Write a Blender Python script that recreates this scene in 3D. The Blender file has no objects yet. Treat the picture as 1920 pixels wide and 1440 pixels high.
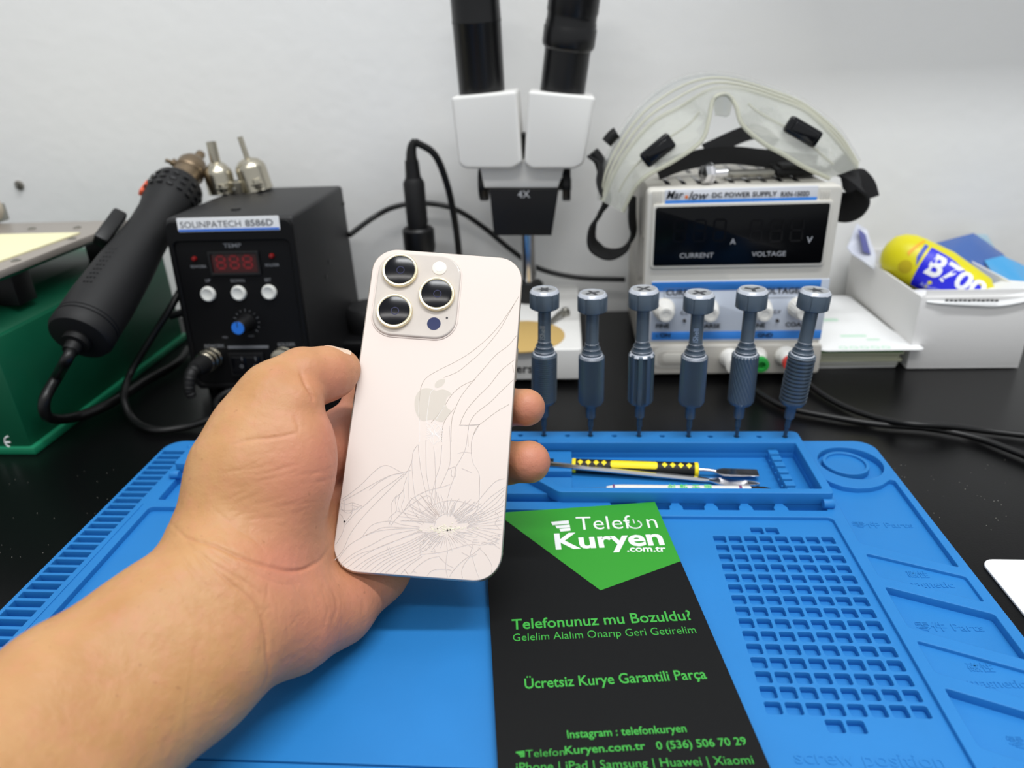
import bpy, bmesh, math, random
import numpy as np
from mathutils import Vector, Matrix, noise
random.seed(7)
S = bpy.context.scene
COL = S.collection
PI = math.pi
V = Vector

# ---------------------------------------------------------------- camera
F = 1328.2
H = .232
Rm = np.array([[.99706, -.00597, -.07635], [.06656, -.42547, .90252], [-.03787, -.90495, -.42383]])
_u, _s, _v = np.linalg.svd(Rm)
Rm = _u @ _v                                  # rows: world axes seen in camera axes (right, down, forward)
CAM = V((0, 0, H))
cd = bpy.data.cameras.new('camera')
cam = bpy.data.objects.new('camera', cd)
COL.objects.link(cam)
S.camera = cam
cd.sensor_width = 36
cd.lens = 36 * F / 1920
cd.clip_start = .01
cd.clip_end = 50
M3 = Matrix([[Rm[i][0], -Rm[i][1], -Rm[i][2]] for i in range(3)])
cam.matrix_world = Matrix.Translation(CAM) @ M3.to_4x4()
cd.dof.use_dof = True
cd.dof.focus_distance = .322
cd.dof.aperture_fstop = 7.5

# ---------------------------------------------------------------- world, lamps, exposure
w = bpy.data.worlds.new('room_light')
S.world = w
w.use_nodes = True
w.node_tree.nodes['Background'].inputs[0].default_value = (.95, .98, 1, 1)
w.node_tree.nodes['Background'].inputs[1].default_value = .58


def area(name, loc, aim, sx, sy, power, color=(1, 1, 1)):
    l = bpy.data.lights.new(name, 'AREA')
    l.shape = 'RECTANGLE'
    l.size = sx
    l.size_y = sy
    l.energy = power
    l.color = color
    o = bpy.data.objects.new(name, l)
    COL.objects.link(o)
    o.location = loc
    o.rotation_euler = (V(aim) - V(loc)).to_track_quat('-Z', 'Y').to_euler()
    return o


area('ceiling_tube_lamp', (.35, .06, 1.75), (.35, .061, 0), 1.3, .10, 21, (.97, .99, 1))
area('ceiling_tube_lamp', (-.15, -.75, 1.75), (-.15, .1, 0), 1.3, .10, 9, (1, .98, .95))
S.view_settings.view_transform = 'Standard'
S.view_settings.look = 'None'
S.view_settings.exposure = .06
S.view_settings.gamma = 1
S.view_settings.use_curve_mapping = False


# ---------------------------------------------------------------- pixel rays (1920 x 1440) to points of the room
def ray(px, py):
    a = Rm @ np.array([px - 960, py - 720, F])
    return V(a)


def PZ(px, py, z):
    r = ray(px, py)
    return CAM + r * ((z - H) / r.z)


def PY(px, py, Y):
    r = ray(px, py)
    return CAM + r * (Y / r.y)


def PX(px, py, X):
    r = ray(px, py)
    return CAM + r * (X / r.x)


def PD(px, py, d):
    return CAM + ray(px, py) * (d / F)


# ---------------------------------------------------------------- materials
MATS = {}


def hexc(r, g, b):
    f = lambda c: (c / 255 / 12.92) if c / 255 <= .04045 else ((c / 255 + .055) / 1.055) ** 2.4
    return (f(r), f(g), f(b), 1)


def mat(name, rgb, rough=.5, metal=0, bump=0, bscale=400, var=0, vscale=60, spec=.5, trans=0, alpha=1, sss=0, coat=0, emit=None, ior=1.45):
    if name in MATS:
        return MATS[name]
    m = bpy.data.materials.new(name)
    m.use_nodes = True
    nt = m.node_tree
    b = nt.nodes['Principled BSDF']
    c = hexc(*rgb)
    b.inputs['Base Color'].default_value = c
    b.inputs['Roughness'].default_value = rough
    b.inputs['Metallic'].default_value = metal
    b.inputs['Specular IOR Level'].default_value = spec
    b.inputs['Transmission Weight'].default_value = trans
    b.inputs['Alpha'].default_value = alpha
    b.inputs['IOR'].default_value = ior
    b.inputs['Coat Weight'].default_value = coat
    if sss:
        b.inputs['Subsurface Weight'].default_value = sss
        b.inputs['Subsurface Radius'].default_value = (.006, .002, .001)
        b.inputs['Subsurface Scale'].default_value = .6
    if emit:
        b.inputs['Emission Color'].default_value = hexc(*emit[0])
        b.inputs['Emission Strength'].default_value = emit[1]
    tc = nt.nodes.new('ShaderNodeTexCoord')
    if var:
        n = nt.nodes.new('ShaderNodeTexNoise')
        n.inputs['Scale'].default_value = vscale
        n.inputs['Detail'].default_value = 6
        nt.links.new(tc.outputs['Object'], n.inputs['Vector'])
        r = nt.nodes.new('ShaderNodeMapRange')
        r.inputs[1].default_value = .3
        r.inputs[2].default_value = .7
        r.inputs[3].default_value = 1 - var
        r.inputs[4].default_value = 1 + var
        nt.links.new(n.outputs['Fac'], r.inputs[0])
        h = nt.nodes.new('ShaderNodeHueSaturation')
        h.inputs['Color'].default_value = c
        nt.links.new(r.outputs[0], h.inputs['Value'])
        nt.links.new(h.outputs[0], b.inputs['Base Color'])
    if bump:
        n = nt.nodes.new('ShaderNodeTexNoise')
        n.inputs['Scale'].default_value = bscale
        n.inputs['Detail'].default_value = 4
        nt.links.new(tc.outputs['Object'], n.inputs['Vector'])
        bp = nt.nodes.new('ShaderNodeBump')
        bp.inputs['Strength'].default_value = bump
        bp.inputs['Distance'].default_value = .001
        nt.links.new(n.outputs['Fac'], bp.inputs['Height'])
        nt.links.new(bp.outputs[0], b.inputs['Normal'])
    MATS[name] = m
    return m


# ---------------------------------------------------------------- objects
RM = {}     # name -> matrix of a thing's root (so parts can be given in world coordinates)


def tag(o, label=None, cat=None, group=None, kind=None):
    if label: o['label'] = label
    if cat: o['category'] = cat
    if group: o['group'] = group
    if kind: o['kind'] = kind
    return o


def thing(name, label, cat, loc=(0, 0, 0), rot=(0, 0, 0), group=None):
    o = bpy.data.objects.new(name, None)
    o.empty_display_size = .01
    COL.objects.link(o)
    if isinstance(rot, Matrix):
        mw = Matrix.Translation(loc) @ rot.to_4x4()
    else:
        from mathutils import Euler
        mw = Matrix.Translation(loc) @ Euler(rot).to_matrix().to_4x4()
    o.matrix_world = mw
    RM[o.name] = mw
    return tag(o, label, cat, group)


def to_mesh(name, bm, m, smooth):
    me = bpy.data.meshes.new(name)
    bm.normal_update()
    bm.to_mesh(me)
    bm.free()
    for x in (m if isinstance(m, (list, tuple)) else [m]):
        me.materials.append(x)
    if smooth is not None:
        me.polygons.foreach_set('use_smooth', [True] * len(me.polygons))
        me.set_sharp_from_angle(angle=math.radians(smooth))
    return me


def obj(name, bm, m, parent=None, world=False, smooth=40):
    """bm in the root's local frame; world=True: bm in world coordinates"""
    if parent is not None:
        root = parent
        while root.parent: root = root.parent
        if world:
            bm.transform(RM[root.name].inverted())
        me = to_mesh(name, bm, m, smooth)
        o = bpy.data.objects.new(name, me)
        COL.objects.link(o)
        o.parent = parent
        return o
    bb = [v.co for v in bm.verts]
    c = sum(bb, V()) / len(bb)
    c.z = min(v.z for v in bb)
    bmesh.ops.translate(bm, verts=bm.verts, vec=-c)
    o = bpy.data.objects.new(name, to_mesh(name, bm, m, smooth))
    COL.objects.link(o)
    o.location = c
    RM[o.name] = Matrix.Translation(c)
    return o


def B():
    return bmesh.new()


def bevel_all(bm, r, seg=2, geom=None, angle=.5):
    es = [e for e in (geom or bm.edges) if e.is_valid and len(e.link_faces) == 2 and e.calc_face_angle(0) > angle]
    if es and r > 0:
        bmesh.ops.bevel(bm, geom=es, offset=r, segments=seg, profile=.5, affect='EDGES', clamp_overlap=True)


def merge(bm, other, mtx=None):
    me = bpy.data.meshes.new('t')
    other.to_mesh(me)
    other.free()
    if mtx is not None: me.transform(mtx)
    bm.from_mesh(me)
    bpy.data.meshes.remove(me)


def box(bm, c, s, r=0, seg=2, mtx=None):
    t = B()
    bmesh.ops.create_cube(t, size=1)
    bmesh.ops.scale(t, vec=s, verts=t.verts)
    bevel_all(t, r, seg)
    m = Matrix.Translation(c)
    if mtx is not None: m = m @ mtx.to_4x4()
    merge(bm, t, m)
    return bm


def box2(bm, a, b, r=0, seg=2):
    a = V(a); b = V(b)
    return box(bm, (a + b) / 2, [abs(b[i] - a[i]) for i in range(3)], r, seg)


def frame_z(d, up=(0, 0, 1)):
    z = V(d).normalized()
    u = V(up)
    if abs(z.dot(u)) > .98: u = V((0, 1, 0))
    x = u.cross(z).normalized()
    y = z.cross(x)
    return Matrix((x, y, z)).transposed()


def lathe(bm, prof, n=40, origin=(0, 0, 0), axis=(0, 0, 1), fn=None, flip=False):
    """prof: list of (r, h); fn(angle, i) multiplies the radius"""
    Mx = frame_z(axis)
    o = V(origin)
    rings = []
    for i, (r, h) in enumerate(prof):
        if r <= 1e-7:
            rings.append([bm.verts.new(o + Mx @ V((0, 0, h)))])
            continue
        ring = []
        for k in range(n):
            a = 2 * PI * k / n
            q = r * (fn(a, i, r, h) if fn else 1)
            ring.append(bm.verts.new(o + Mx @ V((q * math.cos(a), q * math.sin(a), h))))
        rings.append(ring)
    for a, b in zip(rings, rings[1:]):
        for k in range(n):
            k2 = (k + 1) % n
            if len(a) == 1 and len(b) == 1: continue
            if len(a) == 1: bm.faces.new((a[0], b[k2], b[k])[::-1] if False else (a[0], b[k], b[k2])[::-1])
            elif len(b) == 1: bm.faces.new((a[k], a[k2], b[0]))
            else: bm.faces.new((a[k], a[k2], b[k2], b[k]))
    if len(rings[0]) > 1: bm.faces.new(rings[0][::-1])
    if len(rings[-1]) > 1: bm.faces.new(rings[-1])
    bmesh.ops.recalc_face_normals(bm, faces=bm.faces)
    return bm


def catmull(pts, n=8):
    pts = [V(p) for p in pts]
    if len(pts) < 3: return pts
    P = [2 * pts[0] - pts[1]] + pts + [2 * pts[-1] - pts[-2]]
    out = []
    for i in range(1, len(P) - 2):
        for k in range(n):
            t = k / n
            a, b, c, d = P[i - 1], P[i], P[i + 1], P[i + 2]
            out.append(.5 * ((2 * b) + (c - a) * t + (2 * a - 5 * b + 4 * c - d) * t * t + (3 * b - a - 3 * c + d) * t ** 3))
    out.append(pts[-1])
    return out


def tube(bm, pts, r, n=10, smooth=8, rfn=None):
    P = catmull(pts, smooth) if smooth else [V(p) for p in pts]
    rings = []
    up = None
    for i, p in enumerate(P):
        t = (P[min(i + 1, len(P) - 1)] - P[max(i - 1, 0)]).normalized()
        if up is None:
            up = V((0, 0, 1)) if abs(t.z) < .9 else V((1, 0, 0))
        x = up.cross(t).normalized()
        up = t.cross(x)
        rr = rfn(i / (len(P) - 1)) if rfn else r
        rings.append([bm.verts.new(p + (x * math.cos(2 * PI * k / n) + up * math.sin(2 * PI * k / n)) * rr) for k in range(n)])
    for a, b in zip(rings, rings[1:]):
        for k in range(n):
            bm.faces.new((a[k], a[(k + 1) % n], b[(k + 1) % n], b[k]))
    bm.faces.new(rings[0][::-1])
    bm.faces.new(rings[-1])
    bmesh.ops.recalc_face_normals(bm, faces=bm.faces)
    return bm


def ribbon(bm, pts, wdirs, width, th, smooth=8):
    """flat band along pts; wdirs: one direction or one per point"""
    P = catmull(pts, smooth)
    if not isinstance(wdirs, list): wdirs = [wdirs] * len(pts)
    W = catmull(wdirs, smooth) if len(wdirs) > 2 else [V(wdirs[0])] * len(P)
    rings = []
    for i, p in enumerate(P):
        t = (P[min(i + 1, len(P) - 1)] - P[max(i - 1, 0)]).normalized()
        w_ = W[i] - t * W[i].dot(t)
        w_ = w_.normalized() * width / 2
        nn = t.cross(w_).normalized() * th / 2
        rings.append([bm.verts.new(p + w_ * a + nn * b) for a, b in ((-1, -1), (1, -1), (1, 1), (-1, 1))])
    for a, b in zip(rings, rings[1:]):
        for k in range(4):
            bm.faces.new((a[k], a[(k + 1) % 4], b[(k + 1) % 4], b[k]))
    bm.faces.new(rings[0][::-1]); bm.faces.new(rings[-1])
    bmesh.ops.recalc_face_normals(bm, faces=bm.faces)
    return bm


def rrect(x0, y0, x1, y1, r, n=6):
    out = []
    for cx, cy, a0 in ((x1 - r, y1 - r, 0), (x0 + r, y1 - r, 90), (x0 + r, y0 + r, 180), (x1 - r, y0 + r, 270)):
        for k in range(n + 1):
            a = math.radians(a0 + 90 * k / n)
            out.append((cx + r * math.cos(a), cy + r * math.sin(a)))
    return out


def rpoly(pts, r, n=4):
    """round the corners of a polygon"""
    out = []
    N = len(pts)
    for i in range(N):
        p = V(pts[i]).to_2d(); a = V(pts[i - 1]).to_2d(); b = V(pts[(i + 1) % N]).to_2d()
        da = (a - p); db = (b - p)
        rr = min(r, da.length * .45, db.length * .45)
        p1 = p + da.normalized() * rr; p2 = p + db.normalized() * rr
        for k in range(n + 1):
            t = k / n
            q = p1 * (1 - t) ** 2 + p * 2 * t * (1 - t) + p2 * t * t
            out.append((q.x, q.y))
    return out


def bprism(bm, poly, y0, y1, bev, seg=4):
    """polygon in XZ extruded along Y with rounded rims"""
    t = B()
    a = [t.verts.new((x, y0, z)) for x, z in poly]
    b = [t.verts.new((x, y1, z)) for x, z in poly]
    f1 = t.faces.new(a); f2 = t.faces.new(b[::-1])
    n = len(poly)
    for i in range(n): t.faces.new((a[i], b[i], b[(i + 1) % n], a[(i + 1) % n]))
    bmesh.ops.recalc_face_normals(t, faces=t.faces)
    if bev: bmesh.ops.bevel(t, geom=list(f1.edges) + list(f2.edges), offset=bev, segments=seg, profile=.5, affect='EDGES', clamp_overlap=True)
    merge(bm, t)
    return bm


def circ(cx, cy, r, n=32, ry=None):
    return [(cx + r * math.cos(2 * PI * k / n), cy + (ry or r) * math.sin(2 * PI * k / n)) for k in range(n)]


def curve_bm(cu):
    o = bpy.data.objects.new('tmp_curve', cu)
    COL.objects.link(o)
    dg = bpy.context.evaluated_depsgraph_get()
    me = bpy.data.meshes.new_from_object(o.evaluated_get(dg))
    bm = B()
    bm.from_mesh(me)
    bpy.data.meshes.remove(me)
    bpy.data.objects.remove(o)
    bpy.data.curves.remove(cu)
    return bm


def prism(bm, outer, holes, z0, z1, bev=0, res=1, mtx=None):
    cu = bpy.data.curves.new('p', 'CURVE')
    cu.dimensions = '2D'
    cu.fill_mode = 'BOTH'
    cu.extrude = max((z1 - z0) / 2 - bev, 1e-6)
    cu.bevel_depth = bev
    cu.bevel_resolution = res
    cu.offset = -bev
    for poly in [outer] + list(holes):
        if sum(poly[i - 1][0] * poly[i][1] - poly[i][0] * poly[i - 1][1] for i in range(len(poly))) < 0: poly = poly[::-1]
        sp = cu.splines.new('POLY')
        sp.points.add(len(poly) - 1)
        for p, q in zip(sp.points, poly): p.co = (q[0], q[1], 0, 1)
        sp.use_cyclic_u = True
    t = curve_bm(cu)
    m = Matrix.Translation((0, 0, (z0 + z1) / 2))
    if mtx is not None: m = mtx @ m
    merge(bm, t, m)
    return bm


def text(bm, s, size, mtx, th=.0001, bold=0, align='CENTER', sx=1, shear=0, space=1):
    cu = bpy.data.curves.new('t', 'FONT')
    cu.body = s
    cu.size = size
    cu.extrude = th
    cu.offset = bold * size
    cu.align_x = align
    cu.align_y = 'CENTER'
    cu.shear = shear
    cu.space_character = space
    cu.resolution_u = 3
    t = curve_bm(cu)
    bmesh.ops.scale(t, vec=(sx, 1, 1), verts=t.verts)
    merge(bm, t, mtx)
    return bm


def fr(o, x, z):
    """4x4 frame: local x along x, local z along z, origin o (for text and plates)"""
    x = V(x).normalized(); z = V(z)
    z = (z - x * z.dot(x)).normalized()
    y = z.cross(x)
    return Matrix.Translation(o) @ Matrix((x, y, z)).transposed().to_4x4()


def copy_thing(root, loc, label=None, group=None, mtx=None):
    r = root.copy(); COL.objects.link(r)
    r.location = loc
    if label: r['label'] = label
    if group: r['group'] = group
    for ch in list(root.children):
        c = ch.copy(); COL.objects.link(c); c.parent = r
        for g in list(ch.children):
            d = g.copy(); COL.objects.link(d); d.parent = c
    return r


# ---------------------------------------------------------------- common materials
m_wall = mat('painted_plaster', (243, 243, 242), .75, bump=.35, bscale=90, var=.012, vscale=8)
m_desk = mat('black_laminate', (8, 8, 9), .3, bump=.05, bscale=900, spec=.22)
m_blue = mat('blue_silicone', (38, 122, 192), .5, bump=.1, bscale=2500, var=.04, vscale=25, spec=.35)
m_black = mat('black_plastic', (13, 13, 15), .42, bump=.06, bscale=1500)
m_blackm = mat('black_matte', (16, 16, 18), .6, bump=.1, bscale=2500)
m_gloss = mat('black_gloss', (8, 9, 14), .12)
m_rubber = mat('black_rubber', (14, 14, 15), .55)
m_white = mat('white_enamel', (232, 231, 228), .35)
m_pwhite = mat('white_plastic', (228, 226, 220), .42)
m_chrome = mat('chrome', (225, 225, 228), .14, 1)
m_nickel = mat('nickel_plated', (190, 184, 168), .25, 1)
m_steel = mat('brushed_steel', (170, 168, 160), .35, 1, bump=.1, bscale=500)
m_paper = mat('white_paper', (238, 239, 240), .6)
m_ink = mat('black_ink', (30, 30, 34), .5)
m_greyink = mat('grey_ink', (120, 122, 124), .5)
m_whiteink = mat('white_ink', (235, 236, 238), .5)
m_cable = mat('black_cable_jacket', (13, 13, 14), .4)

# ---------------------------------------------------------------- the room
def struct(o):
    o['kind'] = 'structure'
    return o


WALL = .662
bm = B()
g = 60
box2(bm, (-2.2, WALL, -.75), (2.2, WALL + .12, 1.9))
struct(obj('wall_back', bm, m_wall))
bm = B()
box2(bm, (-2.2, -1.8, -.77), (2.2, WALL, -.75))
struct(obj('floor', bm, mat('grey_floor', (120, 118, 115), .6, var=.08)))

# shallow wall shelf above the bench, out of the photo at the top right: it shades the wall under it
t = thing('wall_shelf', 'shallow white wall shelf above the bench, past the upper right edge of the photo', 'shelf', (.80, WALL, .455))
bm = B(); box2(bm, (-.66, -.105, 0), (.60, -.0005, .018), .002); obj('shelf_board', bm, m_white, t)
for x in (-.5, 0, .5):
    bm = B(); box2(bm, (x - .008, -.09, .018), (x + .008, -.0005, .022), .001); box2(bm, (x - .008, -.005, .018), (x + .008, -.0005, .10), .001); obj('bracket', bm, m_steel, t)

t = thing('workbench', 'long black laminate workbench against the white wall', 'workbench', (0, .2, -.75))
bm = B(); box2(bm, (-1.5, -.45, .715), (1.5, WALL - .201, .75), .002); obj('bench_top', bm, m_desk, t)
for x in (-1.45, 1.45):
    for y in (-.4, WALL - .26):
        bm = B(); box2(bm, (x - .025, y - .025, 0), (x + .025, y + .025, .716), .002); obj('leg', bm, m_blackm, t)

# screw hole with a plug in the wall, at the left
t = thing('wall_plug', 'small grey wall plug sunk in the white wall above the green machine', 'wall plug', PY(37, 347, WALL))
Mx = Matrix.Rotation(PI / 2, 3, 'X')
bm = B(); lathe(bm, [(0, .0), (.0042, .0), (.0045, .0012), (.0028, .0026), (.0022, .0008), (0, .0006)], 20, axis=(0, -1, 0)); obj('collar', bm, mat('plug_grey', (120, 116, 108), .6), t)
bm = B(); lathe(bm, [(0, .0008), (.0017, .0008), (.0016, .0042), (0, .0045)], 14, axis=(0, -1, 0)); obj('screw', bm, m_steel, t)
# ================================================================ silicone mat (one moulded piece)
TOP = .0065
ML, MR, MB_, MF = -.2629, .1871, .3945, .0945
outl = rrect(ML, MF, MR, MB_, .011)
slots = []
y = .3815
while y > MF + .01:
    slots.append(rrect(-.2608, y - .0042, -.2445, y, .0011, 3)); y -= .00602
panel_h = rrect(.03, MF + .008, .1378, .3145, .003)
work_h = rpoly([(-.2355, .12), (-.2362, .3195), (.012, .3195), (.012, .12)], .003)
pocket = rpoly([(-.2352, .3265), (-.2355, .3505), (-.028, .3505), (-.003, .3270)], .002)
tray_h = rpoly([(-.15, .352), (-.15, .3840), (-.018, .3840), (-.018, .3802), (.1368, .3802), (.1368, .3308), (-.002, .3308), (-.024, .352)], .0012)
A = rpoly([(.1455, .3515), (.148, .3478), (.153, .3437), (.160, .3418), (.168, .3425), (.175, .3455), (.1815, .3512), (.1835, .3500), (.1825, .2760), (.1440, .2935)], .0015)
Bp = rpoly([(.1438, .2855), (.1822, .2695), (.1820, .2530), (.1436, .2690)], .0015)
Cp = rpoly([(.1434, .2620), (.1822, .2455), (.1820, .2200), (.1432, .2370)], .0015)
Dp = rpoly([(.1432, .2295), (.1820, .2130), (.1820, .1965), (.1432, .2130)], .0015)
Ep = rpoly([(.1430, .2055), (.1820, .1890), (.1820, .1635), (.1430, .1800)], .0015)
Fp = rpoly([(.1430, .1725), (.1820, .1560), (.1820, .1395), (.1430, .1560)], .0015)
ringh = circ(.1660, .3690, .0178, 48)
teeth = []
xs = [.0215, .0405, .0587, .0772, .0955, .1138, .1382]
pits = []
for a, b in zip(xs, xs[1:]):
    pits.append(rpoly([(a + .0022, .3268), (b - .0022, .3268), (b - .0022 if b < .138 else b - .0008, .3255), (b - .0036 if b < .138 else b - .0008, .3235), (b - .0036 if b < .138 else b - .0008, .3205), (a + .0036, .3205), (a + .0036, .3235), (a + .0022, .3255)], .0005, 2))
def grow(poly, d=.0007):
    n = len(poly); out = []
    ar = sum(poly[i - 1][0] * poly[i][1] - poly[i][0] * poly[i - 1][1] for i in range(n))
    sg = 1 if ar > 0 else -1
    for i in range(n):
        e = V(poly[(i + 1) % n]) - V(poly[i - 1])
        e.normalize()
        out.append((poly[i][0] + e.y * d * sg, poly[i][1] - e.x * d * sg))
    return out


bm = B()
prism(bm, outl, [], 0, .0014, .0004)
BV = .00035
holes = [panel_h, work_h, pocket, tray_h, Bp, Cp, Dp, Ep, Fp, A, ringh] + pits
right_part = [p for p in outl if p[0] > 0]
right_part = [(-.2450, MF)] + [p for p in outl if p[0] > 0 and p[1] < .2] + [p for p in outl if p[0] > 0 and p[1] > .2] + [(-.2450, MB_)]
right_part.sort(key=lambda p: math.atan2(p[1] - .2445, (p[0] + .03) * .7))
prism(bm, right_part, holes, .0010, TOP, BV, 2)
# the slotted strip along the left edge: rail, end pieces and bars
ends = [p for p in outl if p[0] < 0 and p[1] > .2]
prism(bm, [(-.2442, .3815)] + [(-.2442, MB_)] + ends + [(-.2629, .3815)], [], .0010, TOP, BV, 2)
ends = [p for p in outl if p[0] < 0 and p[1] < .2]
ylast = min(q[1] for p in slots for q in p)
prism(bm, [(-.2629, ylast)] + ends + [(-.2442, MF), (-.2442, ylast)], [], .0010, TOP, BV, 2)
prism(bm, [(-.2629, ylast - .001), (-.2606, ylast - .001), (-.2606, .3825), (-.2629, .3825)], [], .0010, TOP, BV, 2)
for k in range(len(slots) - 1):
    y1_ = min(q[1] for q in slots[k]); y0_ = max(q[1] for q in slots[k + 1])
    prism(bm, [(-.2612, y0_), (-.2440, y0_), (-.2440, y1_), (-.2612, y1_)], [], .0010, TOP - .00002, .0003, 2)
# ring island
prism(bm, circ(.1635, .3690, .0128, 48), [circ(.1635, .3690, .0108, 48)], .001, TOP, BV, 2)
prism(bm, circ(.1635, .3690, .0110, 40), [], .001, .0050, .0002)
prism(bm, grow(ringh), [], .001, .0022, 0)
prism(bm, grow(A), [], .001, .0034, 0)
for q in (Bp, Dp, Fp): prism(bm, grow(q), [], .001, .0048, 0)
for q in (Cp, Ep): prism(bm, grow(q), [], .001, .0026, 0)
prism(bm, grow(pocket), [], .001, .0020, 0)
# grid panel
gx, gy, gw, gp = .0740, .30078, .06113, .0073
cw = gw / 8
cells = []
for i in range(15):
    for j in range(8):
        cells.append(rrect(gx + j * cw * 1.0 + .0002, gy - i * gp - .0056, gx + j * cw + cw - .0014, gy - i * gp, .0009, 3))
for yy in (gy + gp, gy - 15 * gp):
    for j in (3, 4):
        cells.append(rrect(gx + (j - .35) * cw, yy - .0056, gx + (j + .65) * cw - .0014, yy, .0009, 3))
prism(bm, rrect(.0295, MF + .0075, .1383, .315, .003), cells, .0010, .0045, .00025)
# work floor with one groove
prism(bm, [(-.237, .1675), (-.237, .3203), (.0125, .3203), (.0125, .1675)], [], .001, .0034, .0003)
prism(bm, [(-.237, .119), (-.237, .1667), (.0125, .1667), (.0125, .119)], [], .001, .0034, .0003)
# ridge strip beside the slots
prism(bm, [(-.2418, MF + .01), (-.2418, .322), (-.2412, .322), (-.2412, MF + .01)], [], TOP - .001, TOP + .0004, .0001)
# raised block with tool tray
BT = .0135
holesr = []
for px, py in ((1020, 815), (1064, 817), (1107, 815), (1152, 818), (1198, 817), (1242, 819), (1291, 818), (1333, 821), (1382, 820), (1425, 822), (1475, 824)):
    p = PZ(px, py, BT)
    holesr.append(circ(p.x, .3885 - (p.x - .06) * .012, .0016, 14))
for k in range(14):
    holesr.append(circ(-.0290 - k * .0148, .3895, .0016, 14))
prism(bm, rpoly([(-.2385, .3943), (-.2385, .3545), (-.2225, .3545), (-.2185, .3498), (-.029, .3498), (-.0045, .3263), (.1418, .3263), (.1418, .3925), (.1395, .3943)], .0025), [tray_h] + holesr, TOP - .0005, BT, .0005, 2)
prism(bm, grow(tray_h), [], .001, .0028, 0)
# ledge and comb inside the tray
prism(bm, rpoly([(-.151, .3325), (-.151, .3495), (.0030, .3495), (.0030, .3325)], .001), [], .002, .0080, .0003)
prism(bm, rpoly([(-.151, .3560), (-.151, .3790), (.0030, .3790), (.0030, .3560)], .001), [], .002, .0080, .0003)
prism(bm, [(.1205, .3310), (.1205, .3800), (.1262, .3800), (.1262, .3310)], [], .002, .0055, .0003)
for k in range(7):
    yy = .3325 + k * .0068
    prism(bm, rrect(.1205, yy, .1262, yy + .0048, .0006, 2), [], .004, .0098, .0004)
# knobs at the block's front corners
for x0, y0 in ((.1385, .3238), (-.2362, .3500)):
    lathe(bm, [(0, 0), (.0024, 0), (.0026, .0005), (.0026, .0050), (.0022, .0056), (0, .0056)], 24, (x0 - .0028, y0, .0085), (1, 0, 0))
lathe(bm, [(.0022, 0), (.0020, .0008), (.0012, .0013), (0, .0015)], 20, (-.2455, .3872, TOP - .0002))
o = obj('silicone_work_mat', bm, m_blue, smooth=35)
tag(o, 'large blue silicone repair mat with moulded trays and a grid of screw pits', 'work mat')
def emb(bm, s, size, x, y, z, sx=1):
    text(bm, s, size, Matrix.Translation((x, y, z)), .00025, .004, sx=sx)
bm = B()
emb(bm, '零件 Parts', .0058, .1625, .312, .0034, 1.2)
emb(bm, '磁性', .0048, .1625, .2720, .0048); emb(bm, 'magnetic', .0060, .1645, .2655, .0048)
emb(bm, '零件 Parts', .0058, .1625, .2410, .0026, 1.1)
emb(bm, '磁性', .0050, .1625, .2170, .0048); emb(bm, 'magnetic', .0060, .1645, .2095, .0048)
emb(bm, '零件', .0058, .1625, .1850, .0026, 1.1)
emb(bm, 'screw position', .0078, .1040, .1750, .0045, 1.1)
bm.transform(RM[o.name].inverted())
e = obj('embossed_lettering', bm, m_blue, o); e['kind'] = 'stuff'

# ================================================================ screwdrivers
m_gun = mat('gunmetal_anodised', (84, 97, 110), .38, .42, bump=.05, bscale=3000)
m_gunl = mat('bare_bevel', (205, 210, 220), .3, .35)
m_bit = mat('dark_bit_steel', (66, 84, 98), .35, .5)
m_capface = mat('silver_cap_face', (196, 198, 200), .35, .7)


def star(n, r1, r2, rot=0):
    return [((r1 if k % 2 == 0 else r2) * math.cos(rot + PI * k / n), (r1 if k % 2 == 0 else r2) * math.sin(rot + PI * k / n)) for k in range(2 * n)]


def cross(n, L, wd, rot=0):
    out = []
    for k in range(n):
        a = rot + 2 * PI * k / n
        d = V((math.cos(a), math.sin(a))); q = V((-d.y, d.x))
        inner = wd / math.tan(PI / n) if n > 2 else 0
        out += [tuple(d * L - q * wd), tuple(d * L + q * wd)]
        b = a + PI / n
        out.append((math.cos(b) * wd / math.sin(PI / n), math.sin(b) * wd / math.sin(PI / n)))
    return out


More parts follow.
